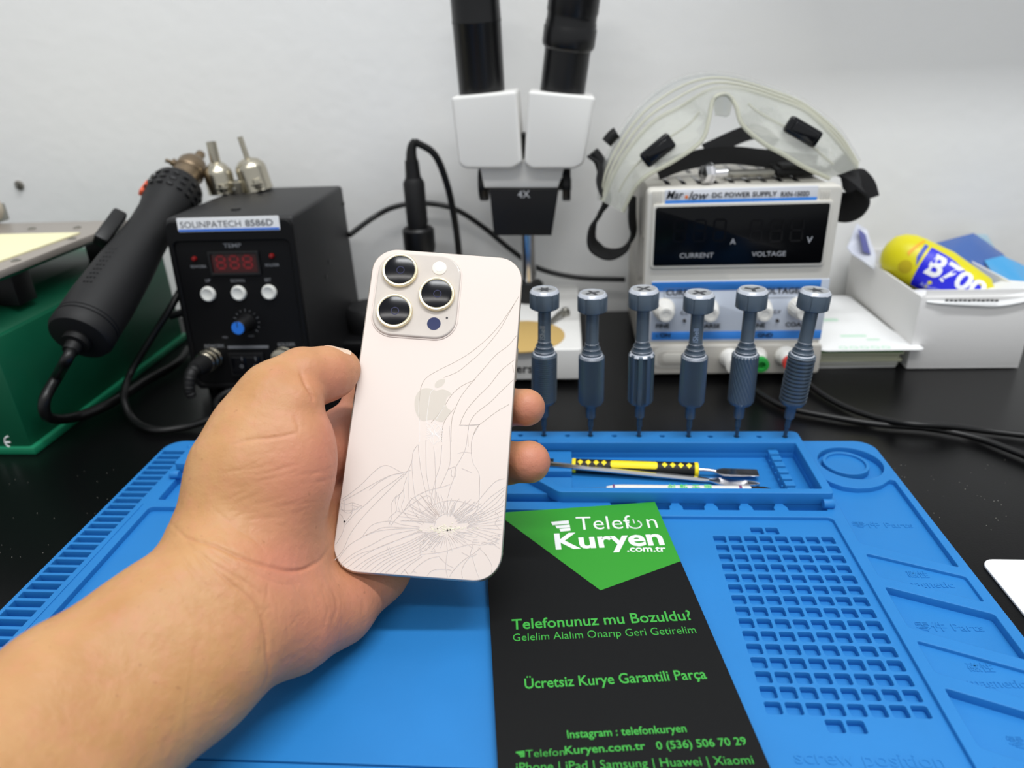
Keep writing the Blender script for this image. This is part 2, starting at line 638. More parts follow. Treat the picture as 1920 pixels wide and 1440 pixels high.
def driver(kind, label, x, y, ztop, tilt=(0, 0), word=False):
    """origin at the bit's tip in its hole"""
    t = thing('precision_screwdriver', label, 'screwdriver', (x, y, .0055), (tilt[0], tilt[1], 0), 'precision screwdrivers stood in the mat')
    s = (ztop - .0055) / .1035
    z = lambda h: (h - .0055) * s      # h: measured heights for a driver whose cap top is at .109
    bm = B(); lathe(bm, [(.0007, 0), (.0010, z(.0075)), (.0012, z(.020)), (.0017, z(.0205)), (.0017, z(.0285))], 12); obj('bit', bm, m_bit, t)
    bm = B(); lathe(bm, [(.0020, z(.0262)), (.0030, z(.0272)), (.0032, z(.0350)), (.0036, z(.0356)), (.0050, z(.0372))], 28); obj('bit_collar', bm, m_gun, t)
    z0, z1 = z(.0368), z(.0695)
    R = .0077
    N = 120
    prof = [(.0050, z0 - .0004), (R * .86, z0 + .0002), (R, z0 + .0022)]
    fn = None
    if kind == 'knurl':
        hs = [z0 + .0022 + (z1 - z0 - .003) * k / 3 for k in range(4)]
        prof += [(R, h) for h in hs[1:]]
        fn = lambda a, i, r, h: 1 - (.05 if (int(round(a / (2 * PI) * N)) % 2) and r > .007 else 0)
    elif kind == 'spiral':
        N = 144
        nn = 60
        prof += [(R, z0 + .0022 + (z1 - z0 - .003) * k / nn) for k in range(1, nn + 1)]
        fn = lambda a, i, r, h: 1 + (-.035 * max(0, math.sin(24 * (a + h * 55))) if r > .007 else 0)
    elif kind == 'flute':
        prof += [(R, z1 - .0008)]
        fn = lambda a, i, r, h: 1 - (.24 * max(0, math.cos(9 * a)) ** .7 if r > .0066 else 0)
    elif kind in ('ring', 'finering'):
        nn = 12 if kind == 'ring' else 22
        dp = .0011 if kind == 'ring' else .0004
        hh = (z1 - .0012 - z0 - .0022) / nn
        for k in range(nn):
            b = z0 + .0022 + hh * k
            prof += [(R, b + hh * .05), (R, b + hh * .5), (R - dp, b + hh * .62), (R - dp, b + hh * .92)]
        prof += [(R, z1 - .0009)]
    prof += [(R, z1 - .0009), (R - .0007, z1)]
    bm = B(); lathe(bm, prof, N, fn=fn); obj('grip', bm, m_gun, t, smooth=30)
    bm = B()
    lathe(bm, [(R - .0001, z1 - .0012), (R - .0005, z1 - .0003), (R - .0017, z1 + .0004)], 40)
    obj('grip_bevel', bm, m_gunl, t)
    bm = B(); lathe(bm, [(.0060, z1 - .001), (.0060, z(.0717)), (.0056, z(.0723)), (.0050, z(.0723)), (.0050, z(.0745)), (.0046, z(.0751)), (.0040, z(.0751)), (.0040, z(.0777)), (.0038, z(.078)), (.0038, z(.0990))], 36); nk = obj('neck', bm, m_gun, t)
    bm = B()
    for r_, h_ in ((.0060, .0715), (.0050, .0743), (.0040, .0775)):
        lathe(bm, [(r_ + .00010, z(h_) - .0002), (r_ - .0006, z(h_) + .0007)], 36)
    obj('bevel_rings', bm, m_gunl, nk)
    RC = .0086
    fnc = lambda a, i, r, h: 1 - (.045 if (math.cos(6 * a) > .9 and r > .0082) else 0)
    bm = B(); lathe(bm, [(.0038, z(.0975)), (RC - .0012, z(.0975)), (RC, z(.0983)), (RC, z(.1070)), (RC - .0002, z(.1073))], 144, fn=fnc); cp = obj('spinning_cap', bm, m_gun, t)
    bm = B(); lathe(bm, [(RC - .0001, z(.1071)), (RC - .0004, z(.1077)), (RC - .0013, z(.1089)), (.0068, z(.1090)), (.0066, z(.1084))], 60); obj('bevel_ring', bm, m_gunl, cp)
    bm = B(); lathe(bm, [(0, z(.1080)), (.0066, z(.1080)), (.0066, z(.1087)), (0, z(.1087))], 40); obj('cap_face', bm, m_capface, cp)
    bm = B()
    zz = z(.1087)
    shp = {'star6': star(6, .0046, .0023), 'star5': star(5, .0046, .0020, .3), 'cross': cross(4, .0043, .0009, .5), 'cross2': cross(4, .0046, .0008, .8), 'tri': cross(3, .0045, .0010, .5)}
    sym = {'finering': 'star6', 'knurl': 'cross', 'flute': 'cross2', 'knurlw': 'cross', 'spiral': 'tri', 'ring': 'star5'}[kind]
    prism(bm, shp[sym], [], zz - .0002, zz + .00012)
    obj('symbol', bm, mat('engraving_grey', (52, 54, 58), .5), cp, smooth=None)
    if word:
        bm = B()
        text(bm, 'iShell', .0042, Matrix.Translation((-.0008, -.00378, z(.0835))) @ Matrix.Rotation(PI / 2, 4, 'X') @ Matrix.Rotation(PI / 2, 4, 'Z'), .00012, .01)
        obj('engraved_word', bm, m_capface, nk, smooth=None)
    return t


dr = [('finering', 'gunmetal screwdriver nearest the phone, six-pointed star cap and fine ring grip', 1020, 815, .1090, (0, .022), True),
      ('knurl', 'gunmetal screwdriver with cross cap and plain knurled grip, in front of the microscope base', 1107, 815, .1066, (0, .004), False),
      ('flute', 'gunmetal screwdriver with a deeply fluted grip, third counting from the phone', 1198, 817, .1087, (0, -.008), False),
      ('knurl', 'gunmetal screwdriver with knurled grip and white word on its neck, before the power supply', 1291, 818, .1060, (0, 0), True),
      ('spiral', 'gunmetal screwdriver with spiral knurled grip and three-armed symbol on its cap', 1382, 820, .1077, (0, 0), False),
      ('ring', 'gunmetal screwdriver at the right end, with bold ring grooves and five-pointed star cap', 1475, 824, .1068, (0, .058), False)]
for kd, lb, px, py, zt, tl, wd in dr:
    p = PZ(px, py, BT)
    driver(kd, lb, p.x - math.sin(tl[1]) * .008, .3885 - (p.x - .06) * .012, zt, tl, wd)

# ================================================================ leaflet
m_card = mat('black_card', (15, 16, 17), .6, var=.03, vscale=200, spec=.2)
m_green = mat('green_print', (46, 148, 40), .5)
m_gtext = mat('green_ink', (58, 165, 62), .5)
TLp = PZ(914, 952, TOP); TRp = PZ(1228, 941, TOP + .0012)
TR2 = PZ(1445, 1440, TOP + .0012)
ax = -(TR2 - TRp).normalized()          # leaflet 'up'
ax.z = 0; ax.normalize()
ri = V((ax.y, -ax.x, 0))
LW = .0929
org = TRp - ri * LW                     # top left corner
org.z = TOP + .00005
LM = Matrix((ri, ax, V((0, 0, 1)))).transposed()
t = thing('leaflet', 'black leaflet with a green top corner and green lettering lying on the blue mat', 'leaflet', org, LM)
LH = .205
bm = B(); prism(bm, [(0, -LH), (LW, -LH), (LW, 0), (0, 0)], [], 0, .0011, .0001); obj('card', bm, m_card, t, smooth=None)
zt = .0011
Li = (Matrix.Translation(org) @ LM.to_4x4()).inverted()


def lf(px, py):
    p = Li @ PZ(px, py, org.z + zt)
    return V((p.x, p.y))


bm = B()
a, b, c_ = lf(946, 974), lf(1126, 1107), lf(1279, 1052)
prism(bm, [(a.x + (0 - a.y) * (b.x - a.x) / (b.y - a.y), 0), (LW, 0), (LW, c_.y), tuple(b)], [], zt - .0001, zt + .00006)
obj('green_panel', bm, m_green, t, smooth=None)
def ltext(s, pxa, pxb, hpx, m, name, bold=0, z=zt, squeeze=None):
    """text between two baseline pixel ends; hpx: cap height in pixels"""
    a = lf(*pxa); b = lf(*pxb)
    up = lf(pxa[0], pxa[1] - hpx)
    h = abs(up.y - a.y)
    bm = B()
    cu_size = h / .70
    text(bm, s, cu_size, Matrix.Identity(4), .00005, bold, 'LEFT')
    xs = [v.co.x for v in bm.verts]; ys = [v.co.y for v in bm.verts]
    k = (b - a).length / (max(xs) - min(xs))
    bmesh.ops.translate(bm, verts=bm.verts, vec=(-min(xs), 0, 0))
    # baseline: centre-aligned text sits around 0
    bmesh.ops.translate(bm, verts=bm.verts, vec=(0, cu_size * .28, 0))
    bmesh.ops.scale(bm, vec=(k, 1, 1), verts=bm.verts)
    an = math.atan2(b.y - a.y, b.x - a.x)
    bm.transform(Matrix.Translation((a.x, a.y, z + .00006)) @ Matrix.Rotation(an, 4, 'Z'))
    return obj(name, bm, m, t, smooth=None)


ltext('Telef  n', (1082, 993), (1234, 989), 25, m_whiteink, 'lettering', -.006)
# power sign for the 'o'
bm = B()
pc = lf(1190, 983)
r0 = .0034
ring_pts = [(pc.x + r0 * math.sin(a), pc.y - .0002 + r0 * 1.0 * math.cos(a), zt + .0001) for a in [math.radians(x) for x in range(40, 325, 15)]]
tube(bm, ring_pts, .00036, 6, 0)
tube(bm, [(pc.x, pc.y + .0006, zt + .0001), (pc.x, pc.y + .0040, zt + .0001)], .00036, 6, 0)
obj('power_sign', bm, m_whiteink, t)
ltext('Kuryen', (1042, 1029), (1246, 1020), 29, m_whiteink, 'lettering', .025)
ltext('.com.tr', (1176, 1034), (1249, 1034), 11, m_whiteink, 'lettering', .02)


def wing(pxs, m):
    bm = B()
    for q in pxs:
        prism(bm, [tuple(lf(*p)) for p in q], [], zt, zt + .00012)
    obj('wing_mark', bm, m, t, smooth=None)


wing([[(1033, 979), (1066, 976), (1067, 982), (1036, 985)], [(1041, 986), (1068, 984), (1069, 989), (1044, 991)], [(1049, 992), (1069, 990), (1070, 995), (1051, 997)]], m_whiteink)
ltext('Telefonunuz mu Bozuldu?', (960, 1180), (1298, 1162), 19, m_gtext, 'lettering', .012)
ltext('Gelelim Alalım Onarıp Geri Getirelim', (962, 1202), (1306, 1187), 14, m_gtext, 'lettering', -.006)
ltext('Ücretsiz Kurye Garantili Parça', (984, 1291), (1326, 1272), 19, m_gtext, 'lettering', .012)
ltext('Instagram : telefonkuryen', (1064, 1384), (1288, 1372), 15, m_gtext, 'lettering', .012)
ltext('Telefon', (986, 1420), (1059, 1416), 14, m_gtext, 'lettering', -.008)
ltext('Kuryen.com.tr', (1060, 1414), (1211, 1405), 15, m_gtext, 'lettering', .012)
ltext('0 (536) 506 70 29', (1232, 1405), (1401, 1396), 15, m_gtext, 'lettering', .01)
ltext('iPhone | iPad | Samsung | Huawei | Xiaomi', (968, 1447), (1414, 1432), 17, m_gtext, 'lettering', -.004)
wing([[(967, 1410), (983, 1408), (984, 1411), (968, 1413)], [(971, 1413), (984, 1412), (984, 1415), (973, 1416)], [(975, 1417), (984, 1416), (984, 1419), (976, 1420)]], m_gtext)

# ================================================================ hand tools in the tray
m_yel = mat('yellow_rubber', (250, 226, 20), .5)
FL = .0028
a = PZ(1072, 862, .011); b = PZ(1310, 870, .011)
a.z = b.z = FL + .0042
dx = (b - a); L = dx.length; dx.normalize()
t = thing('spudger_tool', 'double-ended metal pry tool with black and yellow rubber handle, in the mat tray', 'pry tool', a - V((0, 0, .0042)), fr(V(), dx, (0, 0, 1)).to_3x3())
bm = B()
prof = [(.0040, .001), (.0042, .0025), (.0042, L - .0025), (.0040, L - .001)]
lathe(bm, prof, 32, (0, 0, .0042), (1, 0, 0)); hd = obj('handle', bm, m_rubber, t)
for x0 in (0, L - .0026):
    bm = B(); lathe(bm, [(.0030, 0), (.0043, .0003), (.0044, .0010), (.0044, .0022), (.0040, .0026)], 32, (x0, 0, .0042), (1, 0, 0)); obj('end_ring', bm, m_yel, t)


def wrap(poly, r=.00435, zc=.0042, rot=.55):
    """polygon laid on the upper side of the handle"""
    bm = B()
    prism(bm, poly, [], -.0001, .0001)
    es = bm.edges[:]
    bmesh.ops.subdivide_edges(bm, edges=es, cuts=4, use_grid_fill=True)
    bmesh.ops.triangulate(bm, faces=bm.faces)
    for v in bm.verts:
        an = v.co.y / r + rot
        rr = r + v.co.z
        v.co = V((v.co.x, -math.sin(an) * rr, zc + math.cos(an) * rr))
    bmesh.ops.recalc_face_normals(bm, faces=bm.faces)
    return bm


obj('grip_pad', wrap(rrect(L * .31, -.0024, L * .68, .0024, .0015)), m_yel, hd)
for base in (.07, .735):
    for k in range(4):
        cx = L * (base + .063 * k) 
        obj('diamond', wrap([(cx - .0017, 0), (cx, -.0019), (cx + .0017, 0), (cx, .0019)], rot=.45), m_yel, hd)
bm = B()
blade = lambda x0, x1, w0, w1, z0, z1, th: box(bm, ((x0 + x1) / 2, 0, (z0 + z1) / 2), (x1 - x0, (w0 + w1) / 2, th), th * .3)
tube(bm, [(L - .001, 0, .0042), (L + .005, 0, .0042), (L + .010, 0, .0036)], .0011, 10)
prism(bm, rpoly([(L + .009, -.0012), (L + .014, -.0037), (L + .034, -.0037), (L + .034, .0037), (L + .014, .0037), (L + .009, .0012)], .001), [], .0028, .0038, .0002)
obj('flat_blade', bm, m_chrome, t)
bm = B()
tube(bm, [(.001, 0, .0042), (-.006, -.0005, .0046), (-.010, -.001, .0046), (-.012, -.0018, .0040), (-.016, -.002, .0044), (-.030, -.002, .0042)], .0008, 8)
obj('hook', bm, m_chrome, t)
bm = B(); box(bm, (-.016, .003, .0052), (.010, .004, .0012), .0004); obj('dark_tip', bm, m_gloss, t)

a = PZ(1030, 871, .009); b = PZ(1320, 891, .008)
a.z = .0092; b.z = FL + .0022
dx = (b - a); L = dx.length; dx.normalize()
t = thing('metal_pry_bar', 'plain shiny metal pry bar with spoon blade beside the yellow handled tool', 'pry tool', a, fr(V(), dx, (0, 0, 1)).to_3x3())
bm = B(); lathe(bm, [(.0012, -.03), (.0016, -.028), (.0016, L - .002), (.0012, L + .003)], 6, (0, 0, 0), (1, 0, 0)); obj('shaft', bm, m_chrome, t, smooth=20)
bm = B()
P = [(L, .0011, 0), (L + .004, .0014, 0), (L + .008, .0034, -.0002), (L + .015, .0040, -.0008), (L + .022, .0036, -.0004), (L + .028, .0022, .0006), (L + .031, .0004, .0008)]
vt = []
for x, w_, z in P:
    vt.append([bm.verts.new((x, q * w_, z + dz + (-.0006 if q == 0 else 0))) for dz in (-.0004, .0004) for q in (-1, 0, 1)])
for r0_, r1_ in zip(vt, vt[1:]):
    for i0, i1 in ((0, 1), (1, 2), (4, 3), (5, 4), (2, 5), (3, 0)):
        bm.faces.new((r0_[i0], r0_[i1], r1_[i1], r1_[i0]))
bm.faces.new([vt[0][i] for i in (0, 3, 4, 5, 2, 1)]); bm.faces.new([vt[-1][i] for i in (0, 1, 2, 5, 4, 3)])
bmesh.ops.recalc_face_normals(bm, faces=bm.faces)
obj('spoon_blade', bm, m_chrome, t, smooth=60)

a = PZ(1150, 908, .0075); b = PZ(1405, 913, .0075)
a.z = b.z = FL + .0031
a.y = .3402; b.y = .3396
dx = (b - a); L = dx.length; dx.normalize()
t = thing('scraper_knife', 'slim white scraper knife with green characters at the front edge of the tray', 'knife', a - V((0, 0, .0028)), fr(V(), dx, (0, 0, 1)).to_3x3())
bm = B(); lathe(bm, [(.0018, -.004), (.0026, 0), (.0028, .004), (.0028, L), (.0024, L + .001)], 24, (0, 0, .0028), (1, 0, 0)); hn = obj('handle', bm, m_pwhite, t)
bm = B()
text(bm, '创新无限', .0046, Matrix.Translation((L * .56, 0, .0028)) @ Matrix.Rotation(.62, 4, 'X') @ Matrix.Translation((0, 0, .0028)), .0001, .01, space=1.9)
obj('green_characters', bm, mat('bright_green_ink', (60, 210, 90), .5), hn, smooth=None)
bm = B(); lathe(bm, [(.0029, -.0005), (.0029, .0006)], 24, (0, 0, .0028), (1, 0, 0)); lathe(bm, [(.00292, L - .006), (.00292, L - .0045)], 24, (0, 0, .0028), (1, 0, 0)); obj('band', bm, mat('purple_ink', (120, 60, 110), .5), hn)
bm = B(); lathe(bm, [(.0026, L + .0005), (.0024, L + .008), (.0012, L + .013), (.0004, L + .016)], 20, (0, 0, .0028), (1, 0, 0)); obj('black_tail', bm, m_rubber, t)
bm = B(); prism(bm, [(-.004, -.0016), (-.004, .0016), (-.016, .0012), (-.022, -.001)], [], .0022, .0032, .0002); obj('blade', bm, m_steel, t)
# ================================================================ phone
def pnp(corn, w_, h_):
    A_ = []
    for (x, y), (u, v) in zip([(0, 0), (w_, 0), (0, -h_), (w_, -h_)], corn):
        u = (u - 960) / F; v = (v - 720) / F
        A_.append([x, y, 1, 0, 0, 0, -u * x, -u * y, -u]); A_.append([0, 0, 0, x, y, 1, -v * x, -v * y, -v])
    Hm = np.linalg.svd(np.array(A_))[2][-1].reshape(3, 3)
    Hm /= (np.linalg.norm(Hm[:, 0]) + np.linalg.norm(Hm[:, 1])) / 2
    if Hm[2, 2] < 0: Hm = -Hm
    return Hm[:, 0], Hm[:, 1], Hm[:, 2]


PW, PH, PT = .0715, .1496, .0083
_a, _b, _c = pnp([(702.1, 463), (982.5, 484.5), (611.95, 1072.8), (933.1, 1096.7)], PW, PH)
px_ = V(Rm @ _a).normalized(); py_ = V(Rm @ _b); py_ = (py_ - px_ * py_.dot(px_)).normalized(); pz_ = px_.cross(py_)
PM = Matrix((px_, py_, pz_)).transposed()
POrg = CAM + V(Rm @ _c)
PMi = (Matrix.Translation(POrg) @ PM.to_4x4()).inverted()


def ph(px, py, z=0):
    o = PMi @ CAM
    d = PMi.to_3x3() @ ray(px, py)
    k = (z - o.z) / d.z
    return V((o.x + d.x * k, o.y + d.y * k))


phone = thing('smartphone', 'pale pinkish smartphone with shattered back glass and three lenses, held in the hand', 'phone', POrg, PM)
m_glass = mat('frosted_back_glass', (222, 209, 201), .32, var=.006, vscale=30, spec=.5)
m_frame = mat('natural_titanium_frame', (190, 180, 168), .33, .9)
m_logo = mat('logo_grey', (206, 197, 186), .3, spec=.3)
RC_ = .0118
bm = B(); prism(bm, rrect(0, -PH, PW, 0, RC_, 10), [], -PT, -.0001, .0011, 4); obj('frame', bm, m_frame, phone, smooth=50)
bm = B(); prism(bm, rrect(.0006, -PH + .0006, PW - .0006, -.0006, RC_ - .0006, 10), [], -.0015, .0002, .0003, 3); bg = obj('back_glass', bm, m_glass, phone, smooth=50)
bm = B(); prism(bm, rrect(.0010, -PH + .0010, PW - .0010, -.0010, RC_ - .001, 10), [], -PT - .0002, -PT + .0010, .0003); obj('front_screen', bm, m_gloss, phone)
# side buttons (on the right edge from behind) and antenna lines
for y0, y1 in ((-.030, -.034), (-.040, -.049), (-.052, -.061)):
    bm = B(); box2(bm, (-.0004, y1, -.0056), (.001, y0, -.0030), .0006, 3); obj('side_button', bm, m_frame, phone)
bm = B(); box2(bm, (PW - .001, -.060, -.0056), (PW + .0004, -.044, -.0030), .0006, 3); obj('side_button', bm, m_frame, phone)
bm = B()
for y in (-.0125, -PH + .0125):
    for x in (0, PW): box2(bm, (x - .0001, y - .0005, -PT + .0012), (x + .0001, y + .0005, -.0012))
for x in (.0165, PW - .0165):
    for y in (0, -PH): box2(bm, (x - .0005, y - .0001, -PT + .0012), (x + .0005, y + .0001, -.0012))
obj('antenna_band', bm, mat('antenna_grey', (110, 104, 98), .5), phone, smooth=None)

# camera plateau
c0 = ph(702, 480); c1 = ph(862, 632)
q = [ph(706, 540), ph(860, 560), ph(785, 479), ph(775, 633)]
x0, x1, y1, y0 = q[0].x, q[1].x, q[2].y, q[3].y
bm = B(); prism(bm, rrect(x0, y0, x1, y1, .0098, 10), [], 0, .0016, .0008, 4); plate = obj('camera_plateau', bm, mat('glossy_plateau_glass', (208, 199, 191), .12, spec=.6, var=.03, vscale=120), phone, smooth=60)
bm = B(); prism(bm, rrect(x0 - .0007, y0 - .0007, x1 + .0007, y1 + .0007, .0105, 10), [rrect(x0 + .0001, y0 + .0001, x1 - .0001, y1 - .0001, .0097, 10)], .0001, .0006, .0002, 2); obj('plateau_fillet', bm, m_glass, phone, smooth=60)
m_ring = mat('pale_gold_ring', (236, 224, 192), .22, .85)
m_lens = mat('lens_cover_glass', (6, 7, 14), .16, spec=.28)
m_lensin = mat('lens_inner_blue', (24, 26, 60), .25, .4)
for (px, py) in ((749.5, 505.5), (739, 582), (818.5, 550)):
    c = ph(px, py, .0036)
    bm = B()
    lathe(bm, [(.0083, .0012), (.0083, .0034), (.0080, .0038), (.0074, .0038), (.0070, .0036), (.0070, .0012)], 64, (c.x, c.y, 0))
    rg = obj('lens_ring', bm, m_ring, phone)
    bm = B(); lathe(bm, [(.0071, .0030), (.0071, .0036), (.0068, .0037), (0, .0037)], 64, (c.x, c.y, 0)); obj('lens_glass', bm, m_lens, rg)
    bm = B(); lathe(bm, [(.0019, .0036), (.0019, .00375), (.0015, .00375), (.0015, .0036)], 32, (c.x + .0004, c.y - .0002, 0)); obj('lens_iris', bm, m_lensin, rg)
c = ph(824, 503, .0016)
bm = B(); lathe(bm, [(.0034, .0014), (.0034, .00185), (.0031, .0020), (0, .0020)], 40, (c.x, c.y, 0)); fl = obj('flash', bm, mat('flash_diffuser', (238, 230, 220), .25), phone)
bm = B(); lathe(bm, [(.0019, .0018), (.0019, .00215), (0, .0022)], 30, (c.x, c.y, 0)); obj('flash_led', bm, mat('flash_led_white', (248, 244, 236), .15), fl)
c = ph(813.5, 607, .0016)
bm = B(); lathe(bm, [(.0031, .0014), (.0031, .0017), (0, .0017)], 40, (c.x, c.y, 0)); obj('depth_sensor', bm, mat('sensor_blue', (44, 52, 92), .12), phone)
c = ph(838, 596, .0016)
bm = B(); lathe(bm, [(.0005, .0014), (.0005, .0018), (0, .0018)], 16, (c.x, c.y, 0)); obj('microphone', bm, m_ink, phone)

# fruit shaped logo, traced on the glass
cc1 = lambda x, y: tuple(ph(600 + x / 3.6, 440 + y / 3.6, .0002))
body = [(770, 1048), (740, 1038), (700, 1038), (665, 1060), (645, 1095), (638, 1135), (642, 1180), (656, 1220), (680, 1250), (700, 1258), (725, 1252), (750, 1248), (780, 1253), (805, 1262), (828, 1262), (850, 1245), (868, 1220), (884, 1190), (862, 1172), (850, 1145), (852, 1115), (866, 1092), (885, 1078), (868, 1058), (835, 1045), (805, 1048), (788, 1053)]
leaf = [(776, 1032), (776, 1008), (795, 985), (820, 975), (843, 972), (842, 995), (825, 1020), (800, 1032)]
sm = lambda pts: [tuple(p.to_2d()) for p in catmull([V((x, y, 0)) for x, y in pts + [pts[0]]], 4)][:-1]
bm = B(); prism(bm, [cc1(*p) for p in sm(body)], [], .0001, .00024); prism(bm, [cc1(*p) for p in sm(leaf)], [], .0001, .00024); obj('logo', bm, m_logo, phone, smooth=None)

# cracks
K1 = [[(1355, 395), (1290, 500), (1180, 650), (1050, 770), (930, 850), (800, 915), (720, 965), (685, 1020), (672, 1100), (668, 1180), (672, 1260)],
      [(1350, 400), (1260, 560), (1200, 660), (1090, 790), (1000, 870), (930, 925), (835, 965)],
      [(1328, 680), (1270, 750), (1190, 810), (1110, 900), (1040, 980), (960, 1080), (915, 1170), (890, 1250), (885, 1330), (885, 1400)],
      [(1045, 980), (960, 1020), (890, 1080), (845, 1150), (800, 1210), (750, 1270)],
      [(1312, 845), (1220, 920), (1150, 1010), (1070, 1090), (1000, 1170), (960, 1240), (945, 1285)],
      [(1305, 980), (1220, 1060), (1150, 1130), (1060, 1200), (1015, 1260), (1000, 1330), (1000, 1430)],
      [(1295, 1135), (1200, 1190), (1120, 1250), (1060, 1300), (1030, 1370), (1020, 1440)],
      [(940, 1285), (1010, 1288), (1080, 1283)], [(905, 1175), (860, 1230), (830, 1290), (820, 1400)], [(1300, 880), (1310, 960), (1305, 1000)]]
K1w = [[(790, 1035), (750, 1060), (735, 1130), (725, 1200), (722, 1265), (735, 1280)], [(845, 1150), (800, 1220), (770, 1270)], [(668, 1120), (666, 1200), (672, 1270), (672, 1400)],
       [(735, 1280), (760, 1300), (775, 1340), (760, 1380), (770, 1410)], [(790, 1290), (810, 1300), (830, 1340), (800, 1400)], [(775, 1270), (745, 1320), (765, 1350), (745, 1385), (770, 1415), (800, 1370), (775, 1330), (795, 1290), (775, 1270)]]
for k in range(7):
    K1w.append([(765, 1345), (740, 1318 + k * 9), (718, 1285 + k * 17)])
    K1w.append([(775, 1347), (805, 1320 + k * 9), (828, 1285 + k * 19)])
